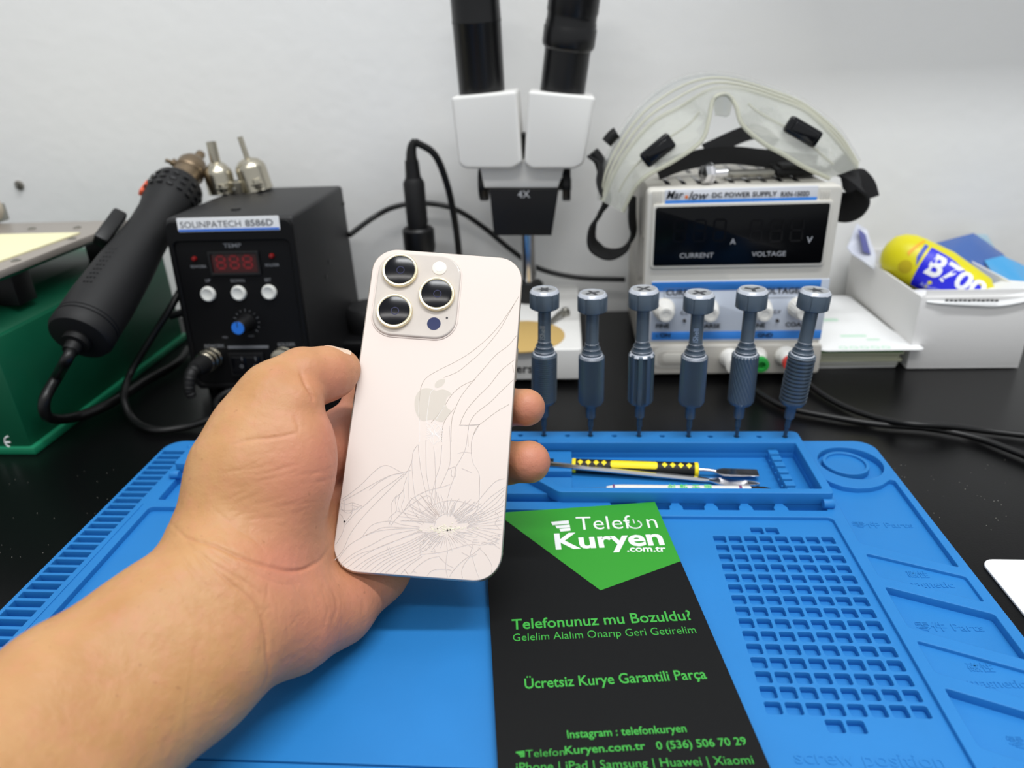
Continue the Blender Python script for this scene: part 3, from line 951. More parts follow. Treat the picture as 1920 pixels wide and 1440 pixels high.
K2 = [[(140, 670), (220, 620), (330, 530), (420, 440), (480, 395), (530, 388), (580, 410), (640, 440), (685, 435)],
      [(180, 665), (300, 600), (420, 530), (540, 470), (640, 445), (710, 425)], [(385, 580), (460, 520), (560, 465), (650, 448)],
      [(200, 850), (280, 760), (360, 690), (480, 580), (580, 510), (660, 450)],
      [(110, 1130), (180, 1050), (240, 920), (330, 800), (420, 700), (500, 620), (600, 520), (680, 440), (720, 350), (730, 280), (765, 225)],
      [(160, 1160), (260, 1080), (400, 1010), (560, 930), (780, 885)], [(210, 1190), (330, 1100), (480, 1020), (640, 960), (800, 900)],
      [(140, 1130), (220, 1020), (330, 950), (460, 900), (600, 885), (770, 878)], [(240, 1215), (360, 1130), (520, 1050), (680, 990), (830, 915)],
      [(330, 1220), (430, 1140), (560, 1080), (720, 1010), (850, 925)], [(410, 1240), (520, 1150), (640, 1090), (780, 1020), (870, 940)],
      [(490, 1245), (600, 1160), (720, 1100), (840, 1040), (900, 950)], [(330, 945), (400, 860), (480, 830), (560, 825), (640, 850), (780, 870)],
      [(170, 1175), (300, 1085), (440, 1040), (600, 975), (790, 893)], [(290, 1220), (400, 1130), (540, 1065), (700, 1000), (840, 920)],
      [(370, 1235), (480, 1145), (600, 1085), (750, 1015), (860, 932)], [(450, 1245), (560, 1155), (680, 1095), (810, 1030), (885, 945)],
      [(560, 1250), (650, 1170), (760, 1110), (790, 1085)], [(620, 1250), (700, 1170), (800, 1100)], [(345, 940), (420, 905), (520, 870), (780, 882)],
      [(800, 850), (700, 800), (640, 720), (660, 640), (655, 560), (680, 480)], [(810, 840), (740, 760), (700, 660), (690, 520), (690, 440)],
      [(830, 820), (780, 720), (740, 600), (725, 450), (720, 350)], [(860, 700), (820, 560), (790, 420), (775, 300), (770, 225)],
      [(880, 720), (860, 600), (835, 450), (830, 300), (830, 190)], [(900, 700), (905, 500), (900, 350), (890, 240)],
      [(870, 700), (880, 600), (910, 480), (940, 380), (955, 230)], [(940, 560), (980, 470), (1005, 410), (1020, 350), (1020, 200), (1015, 80)],
      [(1000, 640), (1020, 560), (1050, 480), (1065, 400), (1110, 320), (1140, 250), (1160, 120), (1165, 70)],
      [(1180, 820), (1240, 700), (1250, 550), (1245, 450), (1200, 370), (1185, 290), (1190, 180), (1240, 80)],
      [(1120, 830), (1230, 740), (1330, 640), (1450, 555)], [(1150, 830), (1270, 760), (1370, 690), (1450, 600)], [(1160, 840), (1300, 780), (1440, 700)],
      [(1170, 850), (1300, 820), (1430, 780)], [(1160, 860), (1300, 860), (1425, 850)], [(1150, 870), (1300, 900), (1415, 930)], [(1140, 890), (1260, 940), (1400, 1000)],
      [(1100, 810), (1210, 700), (1300, 590), (1380, 510), (1460, 488)], [(1130, 825), (1240, 755), (1350, 665), (1448, 575)], [(1165, 835), (1290, 765), (1400, 705), (1445, 650)],
      [(1160, 845), (1300, 800), (1432, 740)], [(1165, 855), (1300, 840), (1428, 815)], [(1155, 865), (1300, 880), (1420, 890)], [(1150, 880), (1270, 920), (1405, 965)],
      [(800, 755), (870, 710), (960, 670), (1080, 665), (1180, 695), (1260, 720)], [(655, 745), (720, 650), (830, 590), (960, 555), (1020, 535)],
      [(560, 850), (620, 780), (720, 690), (830, 625), (860, 635)], [(1110, 410), (1190, 445)], [(1080, 293), (1130, 283), (1185, 290)], [(1090, 72), (1165, 72), (1245, 65)],
      [(790, 1085), (880, 1075), (960, 1065), (1060, 1035), (1180, 1005), (1260, 1010), (1340, 990), (1410, 960)],
      [(1000, 1060), (990, 1120), (985, 1190), (1000, 1260)], [(930, 1100), (990, 1160), (1050, 1190)], [(1180, 1090), (1100, 1150), (1030, 1230), (1010, 1280)],
      [(1190, 1090), (1220, 1200), (1250, 1275)], [(1260, 1030), (1180, 1090), (1200, 1000)], [(1110, 1070), (1180, 1100), (1230, 1080)],
      [(700, 1250), (760, 1180), (850, 1120), (930, 1100)], [(830, 1260), (880, 1210), (980, 1200), (1030, 1210)], [(1120, 1280), (1110, 1220), (1130, 1160), (1180, 1095)],
      [(1340, 1230), (1345, 1170), (1300, 1090), (1240, 1030)], [(1410, 1040), (1350, 1000)], [(660, 1200), (690, 1240)], [(730, 1215), (760, 1230)], [(525, 1020), (555, 1095)], [(540, 1020), (570, 1095)],
      [(140, 670), (200, 690), (260, 680), (330, 710)], [(130, 750), (170, 780), (200, 830)], [(125, 780), (190, 800)], [(160, 690), (180, 740), (230, 760), (270, 720)],
      [(120, 840), (200, 845)], [(255, 680), (250, 760), (200, 830), (190, 870), (170, 930), (110, 1030)], [(190, 660), (195, 750)], [(240, 700), (320, 715)], [(260, 740), (330, 700)],
      [(150, 720), (240, 690)], [(130, 720), (200, 740), (300, 730)], [(1370, 750), (1400, 790), (1370, 840), (1400, 880)], [(560, 860), (540, 800), (600, 740), (590, 650), (640, 600)],
      [(540, 855), (565, 780), (560, 690), (600, 620)], [(630, 760), (610, 690), (625, 620), (660, 570)], [(1000, 420), (1060, 400), (1060, 470), (1030, 470), (1030, 420)], [(895, 860), (920, 800), (980, 768), (1040, 775), (1075, 800)]]
rnd = random.Random(3)
for k in range(46):       # fine fan above the point of impact
    a_ = math.radians(-172 + 164 * k / 45)
    L0 = rnd.uniform(70, 100); L1 = L0 + rnd.uniform(90, 230) * (.65 + .6 * abs(math.cos(a_)))
    cx, cy = 985, 850
    pts = []
    bend = rnd.uniform(-.12, .12)
    for j in range(4):
        r_ = L0 + (L1 - L0) * j / 3
        aa = a_ + bend * j / 3
        pts.append((cx + math.cos(aa) * r_ * 1.15, cy + math.sin(aa) * r_ * .95))
    K2.append(pts)
for k in range(26):       # and below it
    a_ = math.radians(10 + 160 * k / 25)
    L0 = rnd.uniform(40, 70); L1 = L0 + rnd.uniform(60, 150)
    K2.append([(985 + math.cos(a_) * r_ * 1.5 + rnd.uniform(-6, 6), 895 + math.sin(a_) * r_ * .9 + rnd.uniform(-4, 4)) for r_ in (L0, (L0 + L1) / 2, L1)])
for k in range(40):       # crumbs of the fan at lower left
    x = rnd.uniform(760, 950); y = rnd.uniform(950, 1060)
    a_ = rnd.uniform(0, PI)
    K2.append([(x, y), (x + 22 * math.cos(a_), y + 14 * math.sin(a_))])
for k in range(26):
    x = rnd.uniform(1190, 1420); y = rnd.uniform(930, 1010)
    K2.append([(x, y), (x + rnd.uniform(15, 50), y + rnd.uniform(-14, 16))])


def ribs(lines, cc, wd, off, z, sharp=False):
    bm = B()
    for ln in lines:
        P = [V(cc(*p)).to_3d() for p in ln]
        P = catmull(P, 5)
        prev = None
        for i, p in enumerate(P):
            t_ = (P[min(i + 1, len(P) - 1)] - P[max(i - 1, 0)])
            if t_.length < 1e-9: continue
            t_.normalize()
            n_ = V((-t_.y, t_.x, 0))
            if not (.0009 < p.x < PW - .0009 and -PH + .0009 < p.y < -.0009): prev = None; continue
            p = p + V((off, -off, 0))
            a = bm.verts.new(p + n_ * wd / 2 + V((0, 0, z))); b = bm.verts.new(p - n_ * wd / 2 + V((0, 0, z))); c = bm.verts.new(p + V((0, 0, z + wd * .35)))
            if prev:
                bm.faces.new((prev[0], prev[2], c, a)); bm.faces.new((prev[2], prev[1], b, c))
            prev = (a, b, c)
    bmesh.ops.recalc_face_normals(bm, faces=bm.faces)
    for f in bm.faces:
        if f.normal.z < 0: f.normal_flip()
    return bm


cc2 = lambda x, y: tuple(ph(600 + x / 4.174, 780 + y / 4.174, .0002))
m_crd = mat('crack_dark', (150, 136, 124), .5)
m_crl = mat('crack_light', (252, 248, 246), .25)
m_crs = mat('crack_shadow_line', (166, 149, 142), .5)
cr = obj('crack', ribs(K1, cc1, .00016, 0, .00021), m_crd, phone, smooth=None); cr['kind'] = 'stuff'
cr = obj('crack', ribs(K2 + [], cc2, .00018, 0, .00022), m_crs, phone, smooth=None); cr['kind'] = 'stuff'
cr = obj('crack', ribs(K2, cc2, .00013, .00011, .00023), m_crl, phone, smooth=None); cr['kind'] = 'stuff'
cr = obj('crack', ribs(K1w, cc1, .00014, 0, .00025), m_crl, phone, smooth=None); cr['kind'] = 'stuff'
# crushed glass along the dent
bm = B()
for k in range(150):
    x = rnd.gauss(0, 1)
    cx_, cy_ = cc2(965 + x * 85, 885 + rnd.gauss(0, 1) * (14 * math.exp(-(x * .6) ** 2) + 4) + (6 if x < 0 else -2))
    s_ = rnd.uniform(.00015, .0005)
    t2 = B(); bmesh.ops.create_icosphere(t2, subdivisions=1, radius=s_)
    merge(bm, t2, Matrix.Translation((cx_, cy_, .00022)) @ Matrix.Diagonal((1, .6, .35, 1)))
sh = obj('crushed_glass', bm, mat('glass_powder', (228, 222, 200), .4, var=.15, vscale=900), phone, smooth=None); sh['kind'] = 'stuff'
bm = B()
for x, y, s_ in ((997, 893, .0004), (1020, 890, .0003), (192, 826, .0004), (920, 880, .0002)):
    cx_, cy_ = cc2(x, y); lathe(bm, [(s_, 0), (s_, .0002), (0, .0003)], 7, (cx_, cy_, .0003))
pt = obj('pit', bm, m_ink, phone); pt['kind'] = 'stuff'

# ================================================================ hand and forearm: a signed distance field, meshed once
VX = .0006


def Q(px, py, d):       # camera-axes coordinates (right, down, forward)
    return np.array([(px - 960) / F * d, (py - 720) / F * d, d])


lo = np.array([-.190, -.030, .150]); hi = np.array([.030, .165, .385])
n3 = ((hi - lo) / VX).astype(int) + 1
SD = np.full(n3, .02, np.float32)
axs = [lo[i] + VX * np.arange(n3[i]) for i in range(3)]


def blend(fn, a, b, pad, k):
    """smooth union of fn into SD inside a box"""
    i0 = np.maximum(((np.minimum(a, b) - pad - lo) / VX).astype(int), 0)
    i1 = np.minimum(((np.maximum(a, b) + pad - lo) / VX).astype(int) + 2, n3)
    if (i1 <= i0).any(): return
    X, Y, Z = np.meshgrid(*[axs[i][i0[i]:i1[i]].astype(np.float32) for i in range(3)], indexing='ij', sparse=True)
    d = fn(X, Y, Z).astype(np.float32)
    sl = tuple(slice(i0[i], i1[i]) for i in range(3))
    o_ = SD[sl]
    h = np.maximum(k - np.abs(o_ - d), 0) / k
    SD[sl] = np.minimum(o_, d) - h * h * k * .25


def cone(a, b, ra, rb, k=.006, flat=None):
    """tapered capsule; flat = (unit direction, factor) squeezes it along a direction"""
    ab = b - a
    L2 = float(ab @ ab)

    def fn(X, Y, Z):
        x, y, z = X - a[0], Y - a[1], Z - a[2]
        t_ = np.clip((x * ab[0] + y * ab[1] + z * ab[2]) / L2, 0, 1)
        x = x - t_ * ab[0]; y = y - t_ * ab[1]; z = z - t_ * ab[2]
        if flat is not None:
            u, f_ = flat
            q_ = (x * u[0] + y * u[1] + z * u[2]) * (f_ - 1)
            x = x + q_ * u[0]; y = y + q_ * u[1]; z = z + q_ * u[2]
        return np.sqrt(x * x + y * y + z * z) - (ra + (rb - ra) * t_)
    blend(fn, a, b, max(ra, rb) + k + .002, k)


def chain(pts, k=.006, flat=None):
    for (p, r), (q_, s_) in zip(pts, pts[1:]):
        cone(Q(*p), Q(*q_), r, s_, k, flat)


def ell(c, ax_, k=.006):
    """ellipsoid: list of (direction, radius)"""
    dirs = np.array([np.array(u) / np.linalg.norm(u) for u, r in ax_]); rs = [r for u, r in ax_]
    mr = max(rs)

    def fn(X, Y, Z):
        x, y, z = X - c[0], Y - c[1], Z - c[2]
        s2 = 0; s4 = 0
        for u, r in zip(dirs, rs):
            q_ = (x * u[0] + y * u[1] + z * u[2])
            s2 = s2 + (q_ / r) ** 2; s4 = s4 + (q_ / r ** 2) ** 2
        k0 = np.sqrt(s2); k1 = np.sqrt(s4) + 1e-9
        return k0 * (k0 - 1) / k1
    blend(fn, c, c, mr + k + .002, k)


# forearm: two bones side by side
pd = np.array([.65, .76, 0])
for s_ in (-1, 1):
    o_ = lambda p, e: Q(*p) + pd * s_ * e
    P = [((-222, 1712, .170), .0232, .0105), ((163, 1345, .228), .0212, .0094), ((330, 1220, .250), .0205, .0098), ((440, 1120, .265), .0195, .0115)]
    for (p, r, e), (p2, r2, e2) in zip(P, P[1:]):
        cone(o_(p, e), o_(p2, e2), r, r2, .014)
# palm core to the knuckles
chain([((430, 1110, .268), .021), ((503, 1062, .290), .0205), ((600, 985, .322), .0175), ((690, 930, .342), .0135)], .014)
# thenar
ell(Q(503, 905, .287), [((.30, -1, .15), .0385), ((1, .30, 0), .0262), ((0, .15, 1), .0225)], .012)
chain([((402, 1005, .276), .0155), ((450, 880, .284), .0162), ((495, 792, .290), .0140)], .012)
# thumb
chain([((478, 800, .290), .0150), ((520, 742, .294), .0132), ((566, 704, .301), .0112)], .008)
chain([((572, 704, .301), .0114), ((612, 698, .309), .0106), ((640, 690, .3165), .0084)], .004)
cone(Q(600, 716, .306), Q(630, 708, .313), .0085, .0075, .006)
# hypothenar and the heel of the hand
chain([((455, 1180, .268), .0185), ((548, 1168, .281), .0168), ((634, 1141, .3010), .0128), ((705, 1070, .3210), .0124), ((760, 990, .333), .0125)], .012)
chain([((520, 1085, .297), .0155), ((650, 1040, .328), .0130)], .010)
ell(Q(541, 768, .2895), [((.8, -.7, 0), .0150), ((.7, .8, 0), .0112), ((0, 0, 1), .0120)], .004)
# web between thumb and first finger, first finger behind the phone
chain([((560, 830, .303), .0125), ((605, 860, .320), .0110), ((640, 810, .340), .0120)], .008)
chain([((650, 930, .340), .0145), ((655, 820, .347), .0120), ((690, 740, .354), .0100), ((760, 690, .360), .0090), ((840, 660, .360), .0085)], .006)
chain([((690, 900, .346), .0125), ((790, 820, .356), .0100), ((880, 775, .352), .0090), ((945, 763, .3450), .0088), ((987, 764, .3330), .0088)], .005)
chain([((700, 960, .342), .0125), ((800, 915, .350), .0100), ((880, 885, .343), .0094), ((945, 868, .3380), .0095), ((992, 866, .3265), .0098)], .005)
chain([((740, 1020, .332), .0115), ((820, 1000, .338), .0088), ((890, 960, .338), .0078)], .005)
import openvdb as vdb
gr = vdb.FloatGrid()
gr.background = .02
gr.copyFromArray(SD)
vp, vt_, vq = gr.convertToPolygons(isovalue=0, adaptivity=0)
vp = vp * VX + lo
upx = vp[:, 0] / vp[:, 2] * F + 960; upy = vp[:, 1] / vp[:, 2] * F + 720
me = bpy.data.meshes.new('hand')
cw_ = (Rm @ vp.T).T + np.array(CAM)
origin = np.array(PD(430, 1120, .265)); origin[2] = 0
origin[2] = 0
me.from_pydata((cw_ - origin).tolist(), [], vq.tolist() + vt_.tolist())
me.update()
nrm = np.zeros(len(vp) * 3); me.vertices.foreach_get('normal', nrm); nrm = nrm.reshape(-1, 3)
viewd = cw_ - np.array(CAM); viewd /= np.linalg.norm(viewd, axis=1)[:, None]
if (nrm * viewd).sum() > 0 and ((nrm * (cw_ - cw_.mean(0))).sum() < 0):
    me.flip_normals(); me.vertices.foreach_get('normal', nrm.reshape(-1)); me.update()
    q = np.zeros(len(vp) * 3); me.vertices.foreach_get('normal', q); nrm = q.reshape(-1, 3)
front = (nrm * viewd).sum(1) < .15


def dist_line(pts):
    """pixel distance of every vertex to a polyline"""
    P = np.array([tuple(p)[:2] for p in catmull([V((x, y, 0)) for x, y in pts], 6)])
    d = np.full(len(vp), 1e9)
    near = (upx > P[:, 0].min() - 40) & (upx < P[:, 0].max() + 40) & (upy > P[:, 1].min() - 40) & (upy < P[:, 1].max() + 40) & front
    idx = np.where(near)[0]
    X = np.stack([upx[idx], upy[idx]], 1)
    dd = np.full(len(idx), 1e9); tt = np.zeros(len(idx))
    for k_, (a, b) in enumerate(zip(P, P[1:])):
        ab = b - a
        t_ = np.clip(((X - a) @ ab) / max(ab @ ab, 1e-9), 0, 1)
        q_ = np.linalg.norm(X - a - t_[:, None] * ab, axis=1)
        tt = np.where(q_ < dd, (k_ + t_) / (len(P) - 1), tt); dd = np.minimum(dd, q_)
    d[idx] = dd; w_ = np.zeros(len(vp)); w_[idx] = np.clip(np.sin(np.clip(tt, .02, .98) * PI), 0, 1) ** .6
    return d, w_


disp = np.zeros(len(vp)); crease = np.zeros(len(vp))
h3 = lambda x, y: (260 + x / 2.88, 640 + y / 2.88)
h1 = lambda x, y: (x / 1.757, 620 + y / 1.757)
CR = [  # points, crop, depth (m), width (px)
    ([(170, 980), (260, 1060), (400, 1100), (560, 1170), (700, 1215), (850, 1240), (970, 1190), (1040, 1100)], h3, .0011, 6),
    ([(220, 1020), (300, 1120), (420, 1210), (560, 1290), (640, 1350), (700, 1400)], h3, .0005, 5),
    ([(330, 1060), (450, 1170), (600, 1240), (760, 1310), (900, 1300)], h3, .0003, 4),
    ([(870, 160), (900, 230), (935, 290), (945, 335)], h3, .0014, 6),
    ([(835, 400), (858, 445), (862, 490)], h3, .0005, 6),
    ([(500, 560), (620, 530), (760, 515), (860, 492)], h3, .0007, 5),
    ([(440, 700), (600, 690), (750, 655)], h3, .0002, 4), ([(600, 730), (740, 700), (880, 660)], h3, .0002, 4),
    ([(460, 800), (560, 790), (700, 770)], h3, .00015, 4),
    ([(860, 1190), (885, 1130), (878, 1060), (872, 980), (840, 900), (760, 830), (690, 770)], h1, .0008, 6),
    ([(870, 960), (800, 870), (720, 800), (640, 700)], h1, .0003, 4),
    ([(560, 690), (600, 750), (650, 830), (690, 880)], h1, .0003, 5), ([(500, 730), (560, 790), (610, 850)], h1, .0002, 5),
    ([(1090, 980), (1110, 900), (1080, 820)], h1, .0004, 6), ([(930, 790), (1000, 785), (1040, 760)], h1, .0005, 4),
    ([(880, 370), (960, 430), (1010, 530), (1050, 640), (1062, 780)], h3, .0003, 8),
    ([(250, 1080), (330, 1180), (430, 1290)], h3, .0003, 4), ([(380, 880), (470, 960), (600, 1060), (760, 1140)], h3, .0002, 4),
]
rc = random.Random(5)
for k in range(60):       # fine skin lines across the thenar, the wrist and the palm's heel
    zone = k % 3
    if zone == 0:
        x0_, y0_ = rc.uniform(400, 590), rc.uniform(820, 1020); dx_, dy_ = rc.uniform(40, 90), -rc.uniform(6, 26)
    elif zone == 1:
        x0_, y0_ = rc.uniform(330, 480), rc.uniform(1000, 1150); dx_, dy_ = rc.uniform(25, 60), rc.uniform(35, 80)
    else:
        x0_, y0_ = rc.uniform(500, 620), rc.uniform(1080, 1200); dx_, dy_ = rc.uniform(-30, 40), rc.uniform(25, 60)
    CR.append(([(x0_, y0_), (x0_ + dx_ * .5 + rc.uniform(-4, 4), y0_ + dy_ * .5 + rc.uniform(-5, 5)), (x0_ + dx_, y0_ + dy_)], lambda x, y: (x, y), rc.uniform(.00012, .00026), 4.2))
for pts, f_, dep, wd in CR:
    dep *= .62; wd *= .62
    d, w_ = dist_line([f_(*p) for p in pts])
    g_ = np.exp(-(d / wd) ** 2) * w_
    disp += dep * g_
    crease = np.maximum(crease, np.exp(-(d / (wd * .7)) ** 2) * w_ * min(dep / .0008, 1))
newv = (cw_ - origin) - nrm * disp[:, None]
me.vertices.foreach_set('co', newv.reshape(-1))
# skin colour masks: pink palm, crease
pal = lambda cx, cy, rx, ry: np.exp(-(((upx - cx) / rx) ** 2 + ((upy - cy) / ry) ** 2))
pink = np.clip(.85 * pal(560, 900, 90, 130) + .8 * pal(600, 1180, 120, 90) + .75 * pal(530, 1060, 80, 60) + .5 * pal(620, 700, 70, 50) + 1.0 * pal(640, 820, 40, 110) + 1.0 * pal(995, 765, 50, 40) + 1.15 * pal(1005, 865, 60, 40), 0, 1)
pink = np.clip(pink + .6 * pal(700, 1100, 70, 60), 0, 1)
ca = me.color_attributes.new('skin_mask', 'FLOAT_COLOR', 'POINT')
arr = np.stack([pink, crease, np.clip(pal(450, 1110, 120, 90), 0, 1), np.ones(len(vp))], 1)
ca.data.foreach_set('color', arr.reshape(-1).astype(np.float32))
m = bpy.data.materials.new('skin')
m.use_nodes = True
nt = m.node_tree; N_ = nt.nodes; Lk = nt.links.new
b = N_['Principled BSDF']
at = N_.new('ShaderNodeAttribute'); at.attribute_name = 'skin_mask'
sep = N_.new('ShaderNodeSeparateColor'); Lk(at.outputs['Color'], sep.inputs[0])
tc = N_.new('ShaderNodeTexCoord')


def mixc(fac, a, b2):
    mx = N_.new('ShaderNodeMix'); mx.data_type = 'RGBA'
    if isinstance(fac, (int, float)): mx.inputs[0].default_value = fac
    else: Lk(fac, mx.inputs[0])
    for s_, v_ in ((6, a), (7, b2)):
        if isinstance(v_, tuple): mx.inputs[s_].default_value = v_
        else: Lk(v_, mx.inputs[s_])
    return mx.outputs[2]


def noise_(scale, detail=4, lo_=.3, hi_=.7, out0=0, out1=1, dist=0):
    n = N_.new('ShaderNodeTexNoise'); n.inputs['Scale'].default_value = scale; n.inputs['Detail'].default_value = detail; n.inputs['Distortion'].default_value = dist
    Lk(tc.outputs['Object'], n.inputs['Vector'])
    r = N_.new('ShaderNodeMapRange')
    for i_, v_ in enumerate((lo_, hi_, out0, out1)): r.inputs[i_ + 1].default_value = v_
    Lk(n.outputs['Fac'], r.inputs[0])
    return r.outputs[0]


base = mixc(noise_(45), hexc(182, 132, 84), hexc(197, 150, 102))
base = mixc(sep.outputs[0], base, hexc(196, 128, 102))
base = mixc(noise_(160, 5, .45, .75, 0, .30), base, hexc(204, 132, 110))
base = mixc(noise_(420, 2, .70, .76, 0, .35), base, hexc(140, 92, 62))
mm = N_.new('ShaderNodeMath'); mm.operation = 'MULTIPLY'; mm.inputs[1].default_value = .3; Lk(sep.outputs[1], mm.inputs[0])
base = mixc(mm.outputs[0], base, hexc(176, 112, 86))
Lk(base, b.inputs['Base Color'])
b.inputs['Roughness'].default_value = .48
b.inputs['Specular IOR Level'].default_value = .4
b.inputs['Subsurface Weight'].default_value = .12
b.inputs['Subsurface Radius'].default_value = (.004, .0015, .0008)
b.inputs['Subsurface Scale'].default_value = 1
vo = N_.new('ShaderNodeTexVoronoi'); vo.feature = 'DISTANCE_TO_EDGE'; vo.inputs['Scale'].default_value = 900; Lk(tc.outputs['Object'], vo.inputs['Vector'])
bp = N_.new('ShaderNodeBump'); bp.inputs['Strength'].default_value = .12; bp.inputs['Distance'].default_value = .0006; Lk(vo.outputs['Distance'], bp.inputs['Height'])
nz = N_.new('ShaderNodeTexNoise'); nz.inputs['Scale'].default_value = 260; nz.inputs['Detail'].default_value = 6; Lk(tc.outputs['Object'], nz.inputs['Vector'])
bp2 = N_.new('ShaderNodeBump'); bp2.inputs['Strength'].default_value = .36; bp2.inputs['Distance'].default_value = .0012; Lk(nz.outputs['Fac'], bp2.inputs['Height']); Lk(bp.outputs[0], bp2.inputs['Normal'])
Lk(bp2.outputs[0], b.inputs['Normal'])
me.materials.append(m)
me.polygons.foreach_set('use_smooth', [True] * len(me.polygons))
me.update()
person = bpy.data.objects.new('person', me)
COL.objects.link(person)
person.location = origin
RM[person.name] = Matrix.Translation(origin)
tag(person, 'bare left hand and forearm from the lower left, thumb and fingertips gripping the phone', 'person')
# thumbnail: a curved plate laid on the upper, far side of the thumb's tip
from mathutils.bvhtree import BVHTree
bv = BVHTree.FromPolygons([tuple(x) for x in newv], [tuple(p.vertices) for p in me.polygons])
p0 = PD(618, 700, .3110); p1 = PD(654, 690, .3190)
u_ = (p1 - p0).normalized()
nn = (PD(640, 600, .3195) - PD(640, 690, .3165)).normalized()
nn = (nn - u_ * nn.dot(u_)).normalized(); sd_ = u_.cross(nn)
rows = []
for i in range(11):
    x = i / 10
    row = []
    for j in range(11):
        y_ = j / 10 - .5
        L_ = (p1 - p0).length
        xx = x * L_ * 1.02 + .0012 - (.0035 * (2 * abs(y_)) ** 3 * (1 if x > .5 else -1) * abs(2 * x - 1))
        a = y_ * 1.75
        base_ = p0 + u_ * xx
        dr_ = (nn * math.cos(a) + sd_ * math.sin(a))
        o_ = V(base_ + dr_ * .03 - V(origin))
        hit = bv.ray_cast(o_, -dr_, .045)
        q_ = (hit[0] + V(origin)) if hit[0] is not None else base_ + dr_ * .008
        if (q_ - base_).length < .0066 or x > .9: q_ = base_ + dr_ * (.0072 if hit[0] is None else max((q_ - base_).length, .0070 - .003 * abs(a)))
        row.append(q_ + dr_ * (.00035 * (1 - (2 * abs(y_)) ** 4) + .00005))
    rows.append([bm.verts.new(p) for p in row] if i else None) if False else rows.append(row)
bm = B()
rows = [[bm.verts.new(p) for p in r] for r in rows]
for r0_, r1_ in zip(rows, rows[1:]):
    for i in range(10): bm.faces.new((r0_[i], r0_[i + 1], r1_[i + 1], r1_[i]))
bmesh.ops.recalc_face_normals(bm, faces=bm.faces)
bmesh.ops.solidify(bm, geom=bm.faces[:], thickness=.0004)
obj('thumbnail', bm, mat('nail', (238, 208, 184), .28, sss=.05), person, world=True, smooth=60)
# ================================================================ hot air station
RX90 = Matrix.Rotation(PI / 2, 4, 'X')


def zup_text(name, items, m, parent, world=True, Y=None, th=.0001):
    """items: (string, px, py, cap height px, bold, sx); stands on the plane y = Y"""
    bm = B()
    for it in items:
        s, px, py, h = it[:4]
        bo = it[4] if len(it) > 4 else 0
        sx = it[5] if len(it) > 5 else 1
        p = PY(px, py, Y)
        sc = (PY(px, py - h, Y) - p).length / .70
        text(bm, s, sc, Matrix.Translation(p) @ RX90, th, bo, sx=sx)
    return obj(name, bm, m, parent, world, smooth=None)


SX0, SX1 = -.2855, -.1910
m_pan = mat('panel_black', (7, 7, 9), .5, spec=.25)
t = thing('hot_air_station', 'black hot air rework station with red digits, white buttons and a blue-tipped knob', 'rework station', ((SX0 + SX1) / 2, .478, 0))
st = t
SC = (SX0 + SX1) / 2
SW = (SX1 - SX0)
prof = [(0, .004), (.0115, .134), (.135, .134), (.140, .004)]
bm = B()
vs = [[bm.verts.new((x, y, z)) for y, z in prof] for x in (-SW / 2, SW / 2)]
for i in range(4): bm.faces.new((vs[0][i], vs[0][(i + 1) % 4], vs[1][(i + 1) % 4], vs[1][i]))
bm.faces.new(vs[0][::-1]); bm.faces.new(vs[1])
bmesh.ops.recalc_face_normals(bm, faces=bm.faces)
bevel_all(bm, .003, 3)
obj('housing', bm, mat('black_painted_steel', (27, 27, 29), .5, bump=.12, bscale=1800), t)
for x in (-.04, .04):
    for y in (.015, .125):
        bm = B(); lathe(bm, [(.006, 0), (.006, .005)], 16, (x, y, 0)); obj('foot', bm, m_rubber, t)
le = math.atan2(.0115, .130)
FM = Matrix.Translation((0, 0, 0)) @ Matrix.Rotation(PI / 2 - le, 4, 'X')
FMw = Matrix.Translation((SC, .478, 0)) @ FM @ Matrix.Translation((0, -.0003, 0))
FMi = FMw.inverted()


def fc(cx, cy, z=0):
    """crop pixel (2.25x, 0,220) to face coordinates"""
    px, py = cx / 2.25, 220 + cy / 2.25
    o = FMi @ CAM; d = FMi.to_3x3() @ ray(px, py)
    k = (z - o.z) / d.z
    return V((o.x + d.x * k, o.y + d.y * k, z))


def fobj(name, bm, m, parent, smooth=40):
    bm.transform(FM)
    return obj(name, bm, m, parent, smooth=smooth)


bm = B(); prism(bm, rrect(-SW / 2 + .0005, .006, SW / 2 - .0005, .1325, .006), [rrect(-SW / 2 + .0045, .010, SW / 2 - .0045, .1180, .004)], -.001, .0030, .0010, 3); fobj('front_bezel', bm, m_pan, t)
bm = B(); prism(bm, rrect(-SW / 2 + .004, .009, SW / 2 - .004, .119, .003), [], -.001, .0012); pf = fobj('front_panel', bm, m_pan, t)
a = fc(750, 462, .003); b = fc(1180, 452, .003)
bm = B(); prism(bm, rrect(a.x, a.y - .0042, b.x, b.y + .0058, .001), [], .0028, .0034, .0002); lb = fobj('name_plate', bm, m_paper, t)
bm = B(); prism(bm, rrect(a.x + .0005, a.y - .0038, b.x - .0005, a.y - .0022, .0003), [], .0034, .0036); fobj('blue_stripe', bm, mat('label_blue', (40, 110, 210), .5), lb, None)
m_lead = mat('letter_grey', (112, 114, 118), .5)


def ftext(parent, items, m, z):
    bm = B()
    for it in items:
        s, cx, cy, h = it[:4]
        p = fc(cx, cy, z)
        text(bm, s, h / .7, Matrix.Translation(p), .0001, it[4] if len(it) > 4 else 0, sx=it[5] if len(it) > 5 else 1)
    return fobj('lettering', bm, m, parent, None)


